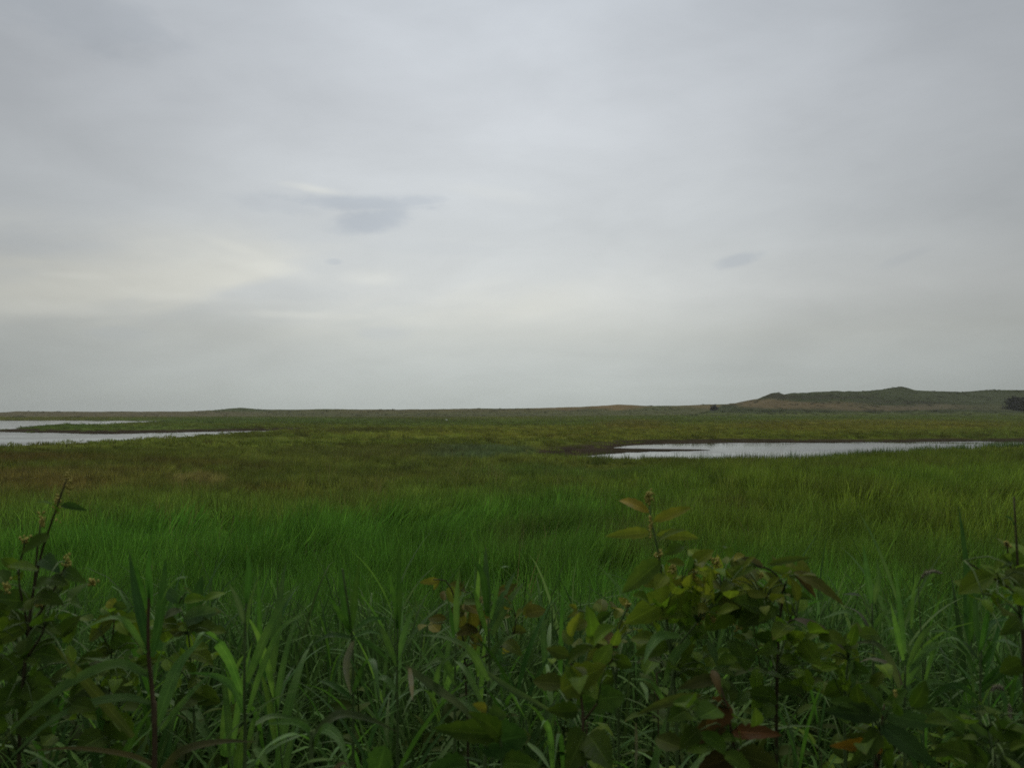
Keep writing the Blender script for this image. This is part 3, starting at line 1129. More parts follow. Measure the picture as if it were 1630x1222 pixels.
def weed_hero(label, Y, stems, leaves, flowers, seed, stemc=STEMG, leafc=BROADC, name='broadleaf_weed', r0=.0045, serr=.07, extra=()):
    """stems: lists of picture points, the first one rooted in the bank; leaves: (base, tip, width, tint, tip depth shift)"""
    r = random.Random(seed)
    base = root_below(name, stems[0][0][0], stems[0][0][1], Y)
    root = empty(name, base)
    jp = lambda q, d=0: at_y(q[0], q[1], Y + d)
    for i, st in enumerate(stems):
        pts = [jp(q, r.uniform(-.02, .02)) for q in st]
        if i == 0: pts = [base] + pts
        add_stem(root, base, pts, r0 if i == 0 else r0 * .55, .0016, stemc)
    for k, lf in enumerate(leaves):
        B, T, w = lf[0], lf[1], lf[2]
        col = lf[3] if len(lf) > 3 and lf[3] else leafc
        d = lf[4] if len(lf) > 4 else r.uniform(-.14, .10)
        b0, t0 = jp(B, d * .15), jp(T, d)
        nrm = np.array([r.uniform(-.45, .45), -.85, .55])
        v, f, uv = broad_leaf(b0, t0, w * Y / F, nrm, r.uniform(.02, .12), seed * 97 + k, 10, serr)
        link('leaf', mesh_np('leaf', place(base, v), f, uv), M_BROAD, root, color=vary(col, r))
    spts = [at_y(q[0], q[1], Y) for st in stems for q in st]
    for (ex, ey, rx, ry, m, col) in extra:
        for k in range(m):
            a, q = r.uniform(0, 6.28), math.sqrt(r.random())
            b0 = at_y(ex + rx * q * math.cos(a), ey + ry * q * math.sin(a), Y + r.uniform(-.16, .22))
            sp_ = min(spts, key=lambda t: np.linalg.norm(t - b0 + np.array([0, 0, .05])))
            e = b0 - sp_ + np.array([r.gauss(0, .05), r.gauss(0, .05), r.uniform(-.05, .06)])
            e /= np.linalg.norm(e) + 1e-9
            e = e + np.array([0, 0, r.uniform(-.55, .35)])
            e /= np.linalg.norm(e)
            L = r.uniform(.034, .078)
            v, f, uv = broad_leaf(b0, b0 + e * L, L * r.uniform(.5, .72), np.array([r.uniform(-.6, .6), -.6, .8]), r.uniform(.02, .14), seed * 131 + k, 7, .05)
            lo = link('leaf', mesh_np('leaf', place(base, v), f, uv), M_BROAD, root, color=vary(col, r, .35))
            mid = (sp_ + b0) / 2 + np.array([0, 0, .015])
            vv, ff = tube(spline([sp_, mid, b0], 5), [.0016, .0015, .0014, .0012, .001], 4)
            link('leaf_stalk', mesh_np('leaf_stalk', place(base, vv), ff), M_STEM, lo, color=STEMG)
    for k, (fx, fy, nx, ny, m) in enumerate(flowers):
        cs = [jp((fx + r.gauss(0, 1) * nx * .62, fy + r.gauss(0, 1) * ny * .85), r.gauss(0, .006)) for _ in range(int(m * 1.3))]
        beads('flower_cluster', cs, .0030, seed * 13 + k, root, base, M_FLOWER)
    tag(root, label, 'weed', 'broad-leaved weeds along the bank')
    return root


Y_A = 1.75
reed_hero('tall reed with thick reddish stem and long arching leaves, lower left foreground', Y_A,
    [(246, 1210), (243, 1110), (237, 1050), (236, 985), (240, 900)], [
    ([(236, 1075), (185, 1056), (115, 1085), (52, 1130), (2, 1180)], 17, None, -.12), ([(243, 1120), (200, 1109), (130, 1122), (70, 1155), (8, 1215)], 13, None, -.16),
    ([(236, 1073), (205, 1058), (170, 1051), (130, 1046)], 12), ([(234, 1038), (207, 997), (182, 983), (145, 995), (108, 1019)], 11),
    ([(212, 1172), (155, 1105), (118, 1062), (84, 1024)], 17, (.075, .105, .03)), ([(249, 1155), (268, 1098), (289, 1052), (330, 1010)], 22),
    ([(256, 1162), (290, 1122), (318, 1090), (348, 1060)], 15), ([(246, 1088), (254, 1050), (266, 1024), (294, 1011)], 15),
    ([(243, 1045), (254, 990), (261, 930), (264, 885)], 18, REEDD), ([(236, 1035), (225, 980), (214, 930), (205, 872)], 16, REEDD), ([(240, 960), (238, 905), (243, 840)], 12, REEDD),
    ([(245, 1216), (200, 1200), (120, 1190), (40, 1195)], 9, (.095, .10, .035)), ([(254, 1232), (290, 1195), (350, 1180), (410, 1180)], 15, (.085, .092, .032)),
    ([(257, 962), (268, 936), (283, 921), (300, 918)], 12)], 1.0, 21, STEMR, REEDC, .0062)
reed_hero('broad-leaved reed with blades fanned upright, right of the red-stemmed reed', 1.95,
    [(390, 1215), (389, 1120), (390, 1020), (394, 930)], [
    ([(386, 1105), (366, 1050), (345, 1020), (323, 1007), (300, 1045)], 19), ([(389, 1135), (375, 1098), (345, 1076), (297, 1070)], 13), ([(395, 1135), (420, 1062), (450, 1000), (492, 972)], 17),
    ([(393, 1085), (420, 1020), (448, 965), (476, 922)], 17), ([(386, 1015), (365, 985), (328, 953)], 11), ([(388, 990), (378, 955), (364, 928)], 9, (.075, .115, .06)),
    ([(392, 1005), (400, 955), (419, 900)], 9), ([(395, 1182), (410, 1140), (432, 1112)], 18), ([(400, 1155), (440, 1139), (505, 1152)], 11), ([(392, 960), (396, 910), (392, 865)], 10, REEDD)], 1.0, 22)
reed_hero('reed with a star of drooping thin leaves halfway up, left of centre', 2.1,
    [(562, 1205), (562, 1100), (560, 1010), (545, 905)], [
    ([(560, 1014), (520, 1012), (476, 1042)], 9), ([(562, 1020), (552, 1060), (559, 1108)], 13, (.085, .11, .04)), ([(564, 1012), (590, 1005), (612, 1012)], 8), ([(568, 1015), (595, 1030), (624, 1056)], 8),
    ([(556, 1008), (546, 945), (538, 880)], 11, REEDD), ([(558, 1005), (540, 975), (522, 945)], 9), ([(566, 1002), (590, 985), (622, 984)], 9), ([(560, 1000), (566, 940), (572, 890)], 10, REEDD), ([(562, 1100), (590, 1050), (606, 1120)], 14), ([(560, 1110), (530, 1090), (505, 1082)], 10)], 1.0, 23, STEMG, REEDD)
reed_hero('dark spear-like reed shoot pointing straight up near the middle', 2.3,
    [(633, 1180), (632, 1080), (633, 1000)], [
    ([(632, 1020), (635, 945), (634, 862)], 10, REEDD, 0), ([(633, 1050), (646, 1000), (662, 960)], 10), ([(632, 1060), (612, 1010), (596, 985)], 10), ([(633, 1000), (628, 950), (616, 905)], 8, REEDD), ([(634, 1090), (664, 1062), (688, 1030), (706, 1018)], 11), ([(632, 1100), (610, 1078), (585, 1090)], 11)], 1.0, 24)
reed_hero('reed with two upright blades beside the yellowed vine', 2.2,
    [(724, 1180), (724, 1090), (726, 1010)], [
    ([(722, 1015), (714, 965), (703, 922)], 11, REEDD), ([(727, 1005), (728, 950), (731, 905)], 12), ([(724, 1060), (745, 1040), (770, 1060), (790, 1100)], 13), ([(722, 1070), (700, 1050), (665, 1068)], 12), ([(725, 1090), (700, 1040), (690, 1015), (735, 985)], 9)], 1.0, 25)
reed_hero('cluster of dark upright reed blades right of the yellowed vine', 2.4,
    [(783, 1190), (780, 1080), (777, 985)], [
    ([(776, 980), (770, 920), (750, 880)], 12, REEDD), ([(777, 975), (774, 920), (773, 866)], 12, REEDD), ([(782, 985), (794, 930), (797, 905), (812, 901)], 10), ([(780, 1000), (800, 950), (822, 905)], 12), ([(784, 1010), (808, 960), (835, 925)], 12), ([(776, 1010), (760, 960), (752, 930)], 10), ([(780, 1050), (800, 1022), (828, 1007)], 16), ([(780, 1078), (795, 1058), (826, 1054)], 12)], 1.0, 26)
reed_hero('grass with long pale leaves arching down over dark ground, centre foreground', 1.9,
    [(772, 1215), (775, 1140), (778, 1080)], [
    ([(778, 1082), (745, 1033), (705, 1015), (664, 1010)], 13), ([(646, 1060), (690, 1092), (742, 1132), (790, 1200)], 15, (.075, .10, .034), -.1), ([(775, 1070), (808, 1094), (850, 1116), (914, 1153)], 11, (.075, .12, .05)), ([(690, 1108), (702, 1060), (734, 1034)], 9),
    ([(776, 1100), (800, 1085), (838, 1145)], 9), ([(774, 1130), (740, 1065), (722, 1050)], 9), ([(770, 1150), (745, 1120), (715, 1108)], 12), ([(652, 1062), (655, 1090), (657, 1115)], 8, (.13, .12, .045)), ([(840, 1182), (860, 1200), (880, 1230)], 8)], 1.0, 27)
reed_hero('low grass with broad green blades bending right, bottom left of centre', 1.55,
    [(495, 1240), (497, 1190), (500, 1160)], [
    ([(500, 1190), (515, 1160), (540, 1175), (556, 1222)], 18), ([(497, 1180), (470, 1168), (430, 1185), (405, 1215)], 15), ([(500, 1165), (540, 1137), (590, 1145), (635, 1165)], 16, (.05, .075, .026)), ([(470, 1222), (500, 1210), (535, 1208)], 9), ([(405, 1190), (420, 1205), (428, 1235)], 13), ([(500, 1170), (470, 1150), (420, 1152)], 12), ([(520, 1235), (545, 1214), (558, 1222)], 7, (.11, .09, .04))], 1.0, 28, STEMG, REEDC, .006)
reed_hero('grass with ribbon leaves bent over, below the yellow-flowered weed', 1.9,
    [(1062, 1215), (1066, 1120), (1075, 1040)], [
    ([(1082, 1012), (1052, 1012), (1035, 1030), (1024, 1058)], 17), ([(1098, 1020), (1075, 1040), (1062, 1070), (1055, 1100)], 14), ([(1128, 1022), (1136, 1040), (1146, 1070)], 13), ([(1020, 1085), (1028, 1100), (1030, 1120)], 8), ([(1012, 1150), (1013, 1190), (1012, 1225)], 5, (.13, .14, .08)), ([(1060, 1120), (1035, 1085), (1005, 1080)], 9)], 1.0, 29)
# right-hand thicket of narrow grasses
reed_hero('narrow grass clump fanning out with pale arching leaves, right foreground', 2.2,
    [(1440, 1180), (1440, 1120), (1441, 1060)], [
    ([(1432, 1095), (1416, 1050), (1390, 1022), (1345, 1026)], 12, (.075, .11, .05)), ([(1436, 1090), (1420, 1060), (1385, 1048), (1358, 1060)], 9, (.085, .085, .045)), ([(1442, 1090), (1455, 1060), (1470, 1044), (1480, 1040)], 13), ([(1440, 1040), (1430, 960), (1425, 900)], 11), ([(1438, 1050), (1424, 990), (1412, 940)], 10), ([(1445, 1060), (1470, 1010), (1500, 985)], 9),
    ([(1446, 1070), (1480, 1030), (1520, 1028), (1552, 1060)], 11), ([(1443, 1110), (1480, 1085), (1520, 1092)], 11), ([(1450, 1000), (1452, 950), (1462, 905)], 9), ([(1436, 1120), (1400, 1090), (1372, 1080)], 8), ([(1352, 1040), (1358, 1070), (1357, 1105)], 13, None, -.05)], 1.0, 30)
reed_hero('grass with thin curved blades left of the bristly seed head', 2.5,
    [(1390, 1150), (1390, 1040), (1388, 960)], [
    ([(1388, 960), (1380, 910), (1374, 865)], 10), ([(1386, 990), (1370, 950), (1340, 945)], 10, (.085, .12, .06)), ([(1390, 1000), (1410, 975), (1440, 972)], 9), ([(1386, 980), (1360, 930), (1338, 905)], 8), ([(1390, 960), (1398, 920), (1395, 885)], 10), ([(1388, 1020), (1352, 975), (1305, 985)], 10), ([(1388, 1010), (1366, 975), (1330, 960)], 8, (.10, .12, .07)), ([(1392, 1020), (1420, 1000), (1450, 1012)], 8)], 1.0, 31)
reed_hero('tangle of narrow grass near the right edge above the big leaves', 2.2,
    [(1560, 1200), (1560, 1110), (1562, 1030)], [
    ([(1560, 1040), (1552, 970), (1556, 905)], 10, REEDD), ([(1562, 1030), (1580, 990), (1620, 985)], 9), ([(1558, 1050), (1530, 1020), (1490, 1022)], 9), ([(1562, 1060), (1590, 1020), (1628, 1032)], 10), ([(1558, 1080), (1520, 1010), (1470, 1005)], 8), ([(1562, 1090), (1600, 1062), (1640, 1090)], 10), ([(1556, 1110), (1525, 1090), (1495, 1100), (1470, 1120)], 11), ([(1560, 1040), (1575, 970), (1590, 930)], 9, REEDD), ([(1552, 1150), (1530, 1128), (1560, 1122), (1600, 1132)], 9), ([(1560, 1100), (1605, 1060), (1612, 1045)], 13)], 1.0, 32, STEMG, REEDD)


def foxtail(label, Y, stem, head, seed):
    r = random.Random(seed)
    base = root_below('foxtail_grass', stem[0][0], stem[0][1], Y)
    root = empty('foxtail_grass', base)
    add_stem(root, base, [base] + [at_y(*q, Y) for q in stem], .0025, .001, STEMG, 5)
    P = spline([at_y(*q, Y) for q in head], 30)
    V, Fc = [], []
    for i, p in enumerate(P):
        for k in range(16):
            d = np.array([r.gauss(0, 1), r.gauss(0, 1), r.gauss(0, 1)])
            d /= np.linalg.norm(d)
            l = .011 * r.uniform(.6, 1.2) * math.sin(math.pi * min(1, (i + 3) / 32)) ** .5
            s = np.cross(d, [0.2, .5, 1]) * .0012
            o = len(V)
            V += [p - s - base, p + s - base, p + d * l - base]
            Fc.append((o, o + 1, o + 2))
    v, f = tube([q - base for q in P], [.003 * math.sin(math.pi * (i + 2) / 34) + .0008 for i in range(30)], 6)
    o = len(V)
    V += v
    Fc += [tuple(i + o for i in t) for t in f]
    link('seed_head', mesh_np('seed_head', V, Fc), M_SEED, root)
    for k in range(3):
        h = .35 + .2 * k
        b0 = base + (at_y(*stem[-1], Y) - base) * h
        a = r.uniform(0, 6.28)
        e = np.array([math.cos(a), math.sin(a) * .6, 0])
        v, f, uv = blade_leaf([b0, b0 + e * .08 + np.array([0, 0, .12]), b0 + e * .2 + np.array([0, 0, .16]), b0 + e * .32 + np.array([0, 0, .10])], .011, (0, -.6, .8))
        link('leaf', mesh_np('leaf', place(base, v), f, uv), M_REED, root, color=vary(REEDC, r))
    tag(root, label, 'grass plant', 'foxtail grasses in seed')


M_SEED = mat_plain('seed_head', (.20, .20, .12), (.32, .31, .21), 120, .7, .2)
foxtail('grass with one pale bristly seed head curving over, right foreground', 2.3, [(1470, 1150), (1468, 1040), (1462, 940), (1466, 920)], [(1466, 920), (1474, 912), (1486, 909), (1500, 912)], 41)
foxtail('foxtail grass with a small pale drooping head by the right edge', 1.9, [(1578, 1230), (1576, 1160), (1574, 1110), (1578, 1098)], [(1578, 1098), (1584, 1093), (1592, 1093), (1598, 1098)], 42)
foxtail('foxtail grass with a greyish head above the lowest big leaves at right', 1.8, [(1602, 1240), (1604, 1190), (1606, 1160)], [(1606, 1160), (1607, 1145), (1608, 1130), (1606, 1120)], 43)

# broad-leaved weeds
weed_hero('tall weed with yellow flower tip and paired leaves standing above the grass, right of centre', 2.0,
    [[(1078, 1200), (1072, 1080), (1060, 980), (1052, 905), (1045, 865), (1037, 830), (1033, 797)], [(1062, 985), (1085, 935), (1104, 905)], [(1068, 1040), (1110, 990), (1150, 935), (1165, 900)]],
    [((1034, 815), (984, 798), 20, (.250, .195, .032)), ((1039, 829), (1101, 808), 22, (.190, .200, .030)), ((1033, 846), (963, 853), 22, (.165, .185, .028)), ((1044, 849), (1112, 858), 22, (.165, .185, .028)), ((1046, 862), (1092, 845), 16, BROADC), ((1053, 893), (989, 942), 38, (.095, .140, .026)), ((1056, 880), (1090, 872), 20, BROADD), ((1090, 940), (992, 990), 52), ((1110, 957), (1050, 987), 38), ((1108, 925), (1058, 930), 16, YELL), ((1095, 925), (1122, 935), 20, YELL), ((1096, 912), (1097, 884), 20, (0.052, 0.118, 0.030)), ((1112, 930), (1085, 918), 18, YELL),
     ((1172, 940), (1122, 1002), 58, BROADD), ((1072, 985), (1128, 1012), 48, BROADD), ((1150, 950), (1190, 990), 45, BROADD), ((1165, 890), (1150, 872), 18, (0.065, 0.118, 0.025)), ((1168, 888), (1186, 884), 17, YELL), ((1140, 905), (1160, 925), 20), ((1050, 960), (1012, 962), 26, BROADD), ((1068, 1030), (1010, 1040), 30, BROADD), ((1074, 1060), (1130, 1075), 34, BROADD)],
    [(1033, 791, 4, 6, 60), (1036, 835, 2, 11, 30), (1050, 882, 7, 4, 24), (1071, 905, 4, 6, 26), (1104, 911, 6, 5, 36), (1140, 897, 7, 5, 36), (1116, 978, 6, 8, 36), (1135, 985, 5, 5, 20)], 51, extra=[(1115, 935, 80, 45, 56, (.140, .180, .026)), (1090, 1010, 85, 65, 40, BROADC)])
weed_hero('weed on a dark branching stem with long drooping leaves, right of the yellow-tipped one', 1.95,
    [[(1236, 1200), (1237, 1080), (1240, 1000), (1246, 935), (1228, 908), (1203, 899)], [(1241, 985), (1228, 965), (1215, 958)], [(1242, 1000), (1258, 988), (1268, 985)], [(1247, 940), (1252, 925)]],
    [((1205, 900), (1156, 922), 19), ((1222, 897), (1292, 889), 14, (0.065, 0.100, 0.020)), ((1228, 905), (1282, 918), 22), ((1262, 910), (1345, 962), 24, (.085, .100, .026)), ((1262, 910), (1300, 950), 16, (0.075, 0.058, 0.024)), ((1245, 940), (1292, 952), 18, BROADD), ((1262, 985), (1346, 1034), 20, (0.085, 0.075, 0.055)), ((1238, 1033), (1203, 1041), 24, (0.073, 0.136, 0.022)), ((1208, 1068), (1248, 1082), 20, (0.056, 0.112, 0.021)),
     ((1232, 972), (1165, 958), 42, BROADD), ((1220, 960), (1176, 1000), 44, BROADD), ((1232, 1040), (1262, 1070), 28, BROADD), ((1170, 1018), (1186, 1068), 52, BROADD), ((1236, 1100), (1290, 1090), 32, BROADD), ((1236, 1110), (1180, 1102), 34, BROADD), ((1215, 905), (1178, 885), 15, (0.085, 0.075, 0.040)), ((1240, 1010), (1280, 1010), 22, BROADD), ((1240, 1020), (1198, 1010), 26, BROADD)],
    [(1175, 1000, 5, 4, 14), (1212, 915, 3, 3, 10)], 52, STEMD, extra=[(1215, 935, 70, 36, 30, (.110, .145, .024)), (1240, 1040, 85, 75, 44, BROADC)])
weed_hero('low weed with big toothed round leaves, bottom centre', 1.6,
    [[(800, 1260), (800, 1215), (795, 1170), (780, 1125)], [(798, 1200), (770, 1185)]],
    [((762, 1188), (845, 1172), 62), ((800, 1165), (690, 1158), 40, BROADD), ((776, 1140), (806, 1140), 34), ((745, 1222), (672, 1228), 46), ((775, 1128), (752, 1120), 18, YELL), ((795, 1180), (745, 1130), 34, BROADD), ((800, 1215), (860, 1215), 40, BROADD), ((612, 1185), (598, 1240), 48)], [], 53, STEMG, (0.043, 0.092, 0.022), serr=.10)
weed_hero('weed with large yellowish-green toothed leaves, bottom right of centre', 1.65,
    [[(925, 1260), (928, 1180), (925, 1110), (905, 1045)], [(927, 1150), (950, 1120)]],
    [((892, 1096), (966, 1060), 54, (0.076, 0.109, 0.019)), ((918, 1124), (993, 1104), 56, (0.053, 0.101, 0.019)), ((930, 1165), (903, 1228), 58, (0.060, 0.094, 0.020)), ((935, 1170), (975, 1225), 52, BROADD), ((905, 1050), (948, 1030), 26, (0.065, 0.097, 0.020)), ((905, 1045), (870, 1030), 24, (0.065, 0.094, 0.020)), ((900, 1085), (848, 1085), 34, (0.052, 0.071, 0.017)), ((920, 1130), (870, 1128), 30, BROADD), ((908, 1060), (935, 1080), 26, (0.073, 0.100, 0.020)), ((912, 1000), (935, 990), 20, (0.095, 0.118, 0.025)), ((905, 1010), (925, 975), 18, YELL)], [], 54, STEMR, serr=.10, extra=[(920, 1060, 60, 50, 12, BROADC)])
weed_hero('withering weed with rust-red leaves near the bottom right of centre', 1.6,
    [[(1180, 1270), (1170, 1200), (1158, 1130), (1140, 1070)], [(1165, 1165), (1190, 1160)]],
    [((1132, 1066), (1148, 1108), 15, (.080, .060, .024)), ((1158, 1116), (1124, 1158), 46, (.082, .046, .018)), ((1166, 1162), (1244, 1170), 30, (.095, .046, .018)), ((1160, 1150), (1095, 1178), 38, (.060, .044, .016)), ((1085, 1190), (1045, 1172), 36, (.060, .080, .020)), ((1172, 1205), (1110, 1225), 40, (.050, .042, .016)), ((1120, 1108), (1012, 1138), 18, (.075, .090, .024)), ((1140, 1075), (1080, 1098), 24, (.050, .060, .018)), ((1172, 1200), (1240, 1222), 44, (.045, .060, .016))], [], 55, STEMR, extra=[(1150, 1150, 80, 50, 22, BROADD)])
weed_hero('weed with a single orange-yellow leaf over dark shade, bottom right', 1.65,
    [[(1395, 1270), (1398, 1215), (1402, 1165), (1408, 1120)]],
    [((1406, 1196), (1320, 1185), 26, (0.270, 0.150, 0.022), -.02), ((1400, 1182), (1345, 1172), 26, (0.052, 0.071, 0.017)), ((1402, 1132), (1500, 1153), 30, (0.045, 0.085, 0.027)), ((1400, 1136), (1310, 1128), 36, (0.040, 0.073, 0.022)), ((1402, 1152), (1490, 1225), 36, (0.038, 0.073, 0.024)), ((1404, 1125), (1370, 1092), 34, (0.040, 0.078, 0.024)), ((1408, 1122), (1442, 1096), 20, BROADD), ((1400, 1170), (1420, 1225), 34, BROADD), ((1400, 1165), (1350, 1222), 34, BROADD)],
    [(1424, 1104, 2, 3, 8)], 56, STEMR, extra=[(1400, 1150, 70, 50, 14, BROADD)])
weed_hero('dark weed with wide pointed leaves in the bottom right corner', 1.6,
    [[(1590, 1270), (1586, 1222), (1580, 1190), (1572, 1160)]],
    [((1578, 1192), (1650, 1212), 40, (0.043, 0.083, 0.025)), ((1576, 1180), (1540, 1152), 30, (0.040, 0.073, 0.024)), ((1582, 1205), (1530, 1232), 40, (0.038, 0.071, 0.022)), ((1574, 1165), (1630, 1160), 36, BROADD), ((1584, 1212), (1635, 1240), 34, BROADD), ((1572, 1168), (1520, 1190), 30, BROADD), ((1560, 1200), (1490, 1190), 36, BROADD)], [], 57, extra=[(1580, 1180, 90, 50, 34, BROADD)])
weed_hero('weed with pale yellow flower spikes at the left edge, standing above the meadow', 1.8,
    [[(30, 1200), (38, 1080), (50, 960), (66, 880), (86, 820), (106, 762)], [(52, 950), (58, 890), (64, 835)], [(45, 1000), (30, 920), (40, 860)], [(42, 1010), (85, 940), (107, 895)], [(40, 1050), (70, 1000), (62, 955)]],
    [((80, 850), (34, 880), 26, BROADD), ((66, 890), (96, 912), 28, (0.039, 0.088, 0.031)), ((60, 905), (10, 900), 26), ((50, 960), (-10, 950), 40, BROADD), ((55, 950), (100, 965), 34, BROADD), ((45, 1000), (-20, 1025), 44), ((48, 990), (95, 1005), 40, BROADD), ((42, 1040), (100, 1050), 44, BROADD), ((42, 1050), (-15, 1080), 46, BROADD), ((38, 1090), (95, 1110), 50, BROADD), ((38, 1100), (-20, 1130), 46, BROADD), ((34, 1140), (85, 1165), 48, BROADD), ((96, 805), (140, 812), 14, (0.043, 0.088, 0.025)), ((90, 815), (60, 800), 12, BROADD), ((62, 955), (36, 975), 22, (0.073, 0.130, 0.022)), ((74, 925), (110, 930), 24, BROADD), ((100, 910), (140, 925), 22, BROADD), ((30, 905), (2, 888), 20)],
    [(108, 768, 5, 10, 34), (90, 808, 4, 12, 22), (66, 828, 5, 9, 24), (40, 858, 7, 5, 18), (108, 895, 5, 8, 20), (62, 960, 5, 5, 26), (147, 925, 5, 4, 22), (10, 935, 5, 6, 24)], 58, STEMD, extra=[(50, 970, 75, 60, 34, BROADD), (45, 1090, 85, 100, 60, BROADD)])
weed_hero('shaded weed with yellow-green round leaf behind the red-stemmed reed', 2.1,
    [[(172, 1240), (172, 1150), (176, 1060), (182, 985)], [(176, 1040), (160, 1000)]],
    [((182, 985), (142, 1020), 42, (0.086, 0.118, 0.020)), ((184, 965), (172, 955), 20, YELL), ((180, 962), (202, 968), 16, (0.073, 0.130, 0.025)), ((178, 1060), (130, 1075), 46, (0.052, 0.087, 0.022)), ((176, 1100), (100, 1140), 56, (0.045, 0.078, 0.020)), ((176, 1090), (215, 1105), 44, (0.045, 0.078, 0.020)), ((174, 1140), (210, 1175), 48, BROADD), ((172, 1170), (120, 1195), 48, BROADD), ((178, 1030), (150, 1045), 30, (0.073, 0.094, 0.020)), ((180, 1010), (215, 1030), 34, BROADD), ((174, 1190), (200, 1222), 44, BROADD)], [], 59, STEMD, extra=[(175, 1060, 60, 90, 46, BROADC)])
weed_hero('weed with greyish leaf undersides between the two left reeds', 2.3,
    [[(310, 1200), (305, 1090), (300, 1010), (285, 960)]],
    [((292, 985), (352, 975), 34, (0.069, 0.124, 0.053)), ((288, 970), (262, 985), 20, (0.095, 0.142, 0.068)), ((300, 1000), (270, 1005), 26, (0.073, 0.094, 0.025)), ((300, 990), (350, 1005), 28, (0.065, 0.100, 0.025)), ((304, 1040), (340, 1060), 30), ((304, 1060), (270, 1080), 30, BROADD), ((285, 965), (300, 935), 18, (0.056, 0.118, 0.034)), ((285, 960), (255, 935), 20, (0.060, 0.118, 0.043)), ((308, 1100), (350, 1120), 36, BROADD), ((308, 1110), (275, 1135), 36, BROADD), ((310, 1010), (322, 915), 26, (0.047, 0.112, 0.025))], [], 60, extra=[(300, 1020, 55, 80, 34, BROADC)])
weed_hero('yellowed leafy vine rising through the grass at centre', 2.5,
    [[(745, 1200), (742, 1100), (735, 1000), (715, 930), (690, 922)], [(740, 1050), (765, 1000), (760, 965)], [(742, 1060), (810, 1020), (822, 985)]],
    [((700, 925), (668, 926), 14, (0.200, 0.192, 0.035)), ((700, 926), (690, 938), 13, (0.170, 0.163, 0.030)), ((712, 935), (728, 960), 26, (0.099, 0.124, 0.031)), ((735, 945), (740, 925), 20, (0.103, 0.130, 0.043)), ((738, 960), (768, 978), 24, (0.125, 0.120, 0.030)), ((740, 975), (715, 970), 22, (0.095, 0.118, 0.030)), ((755, 985), (785, 990), 20, (0.125, 0.120, 0.030)), ((745, 1005), (730, 1030), 28, (0.099, 0.124, 0.027)), ((745, 1010), (768, 1022), 26, (0.115, 0.110, 0.030)), ((770, 985), (780, 1005), 16, (0.140, 0.134, 0.030)), ((820, 985), (835, 970), 18, (0.107, 0.142, 0.038)), ((815, 1000), (838, 1005), 18, (0.112, 0.142, 0.034)), ((805, 1020), (830, 1045), 24, (0.090, 0.124, 0.025)), ((740, 955), (765, 962), 14, (0.095, 0.142, 0.051)), ((760, 1000), (725, 1010), 24, (0.100, 0.096, 0.028)), ((812, 1020), (800, 1040), 16, (0.130, 0.125, 0.035))], [], 61, STEMD, extra=[(760, 985, 80, 50, 30, (0.125, 0.130, 0.030))])
weed_hero('small-leaved yellow-green weed at the left foot of the tall flowering weed', 2.2,
    [[(985, 1180), (980, 1090), (965, 1010), (945, 980), (918, 970)], [(972, 1040), (990, 985), (1002, 962)]],
    [((920, 972), (902, 982), 12, YELL), ((928, 973), (922, 992), 16, (0.086, 0.124, 0.025)), ((918, 968), (905, 962), 10, YELL), ((945, 982), (932, 966), 16, BROADD), ((950, 985), (972, 975), 18, BROADD), ((990, 975), (972, 968), 16, YELL), ((1000, 965), (985, 950), 14, YELL), ((978, 1010), (962, 1028), 24, (0.120, 0.085, 0.030)), ((985, 1020), (975, 1032), 14, (0.140, 0.080, 0.035)), ((1018, 1010), (1024, 1030), 20, (0.052, 0.130, 0.034)), ((960, 1010), (935, 1020), 24), ((965, 1025), (930, 1050), 24, (0.073, 0.100, 0.020)), ((975, 1045), (1005, 1062), 26, BROADD), ((980, 1070), (950, 1090), 28, BROADD), ((1012, 1065), (992, 1066), 16, (0.056, 0.130, 0.034)), ((975, 1050), (945, 1040), 24, (0.090, 0.080, 0.026))],
    [(905, 1015, 4, 4, 14), (998, 962, 4, 4, 16)], 62, extra=[(970, 1010, 50, 45, 20, (.110, .145, .024))])
weed_hero('yellowish three-lobed leafy weed among narrow grass, right of the drooping weed', 2.2,
    [[(1345, 1200), (1345, 1120), (1350, 1050), (1362, 1010)]],
    [((1358, 1015), (1340, 1035), 28, (0.082, 0.116, 0.024)), ((1362, 1008), (1365, 990), 18, (0.095, 0.130, 0.043)), ((1365, 1012), (1400, 1012), 26, (0.073, 0.112, 0.022)), ((1350, 1040), (1310, 1040), 28, (0.086, 0.118, 0.020)), ((1352, 1040), (1330, 1058), 22, (0.095, 0.118, 0.022)), ((1350, 1060), (1385, 1070), 24, BROADD), ((1346, 1090), (1310, 1105), 30, BROADD), ((1346, 1100), (1385, 1120), 30, BROADD)], [], 63, extra=[(1350, 1060, 60, 60, 30, BROADC)])
weed_hero('leafy weed with yellow-green leaves on stiff stems at the right edge', 1.7,
    [[(1632, 1100), (1624, 980), (1619, 880), (1614, 790)], [(1640, 958), (1590, 925), (1535, 892)], [(1622, 950), (1608, 900), (1602, 862)]],
    [((1604, 872), (1588, 856), 18, (0.095, 0.136, 0.025)), ((1608, 885), (1632, 905), 34, (0.069, 0.112, 0.022)), ((1604, 890), (1590, 905), 22, (0.073, 0.118, 0.030)), ((1606, 905), (1640, 935), 36, (0.069, 0.106, 0.022)), ((1600, 905), (1606, 880), 18, (0.065, 0.118, 0.025)), ((1624, 985), (1590, 1010), 30, BROADD), ((1626, 1010), (1660, 1030), 34, BROADD), ((1612, 835), (1598, 820), 10, REEDD), ((1590, 926), (1570, 905), 12, BROADD), ((1628, 1050), (1592, 1070), 34, BROADD)],
    [(1603, 866, 4, 3, 14)], 64, STEMD, extra=[(1610, 930, 45, 80, 30, BROADC)])

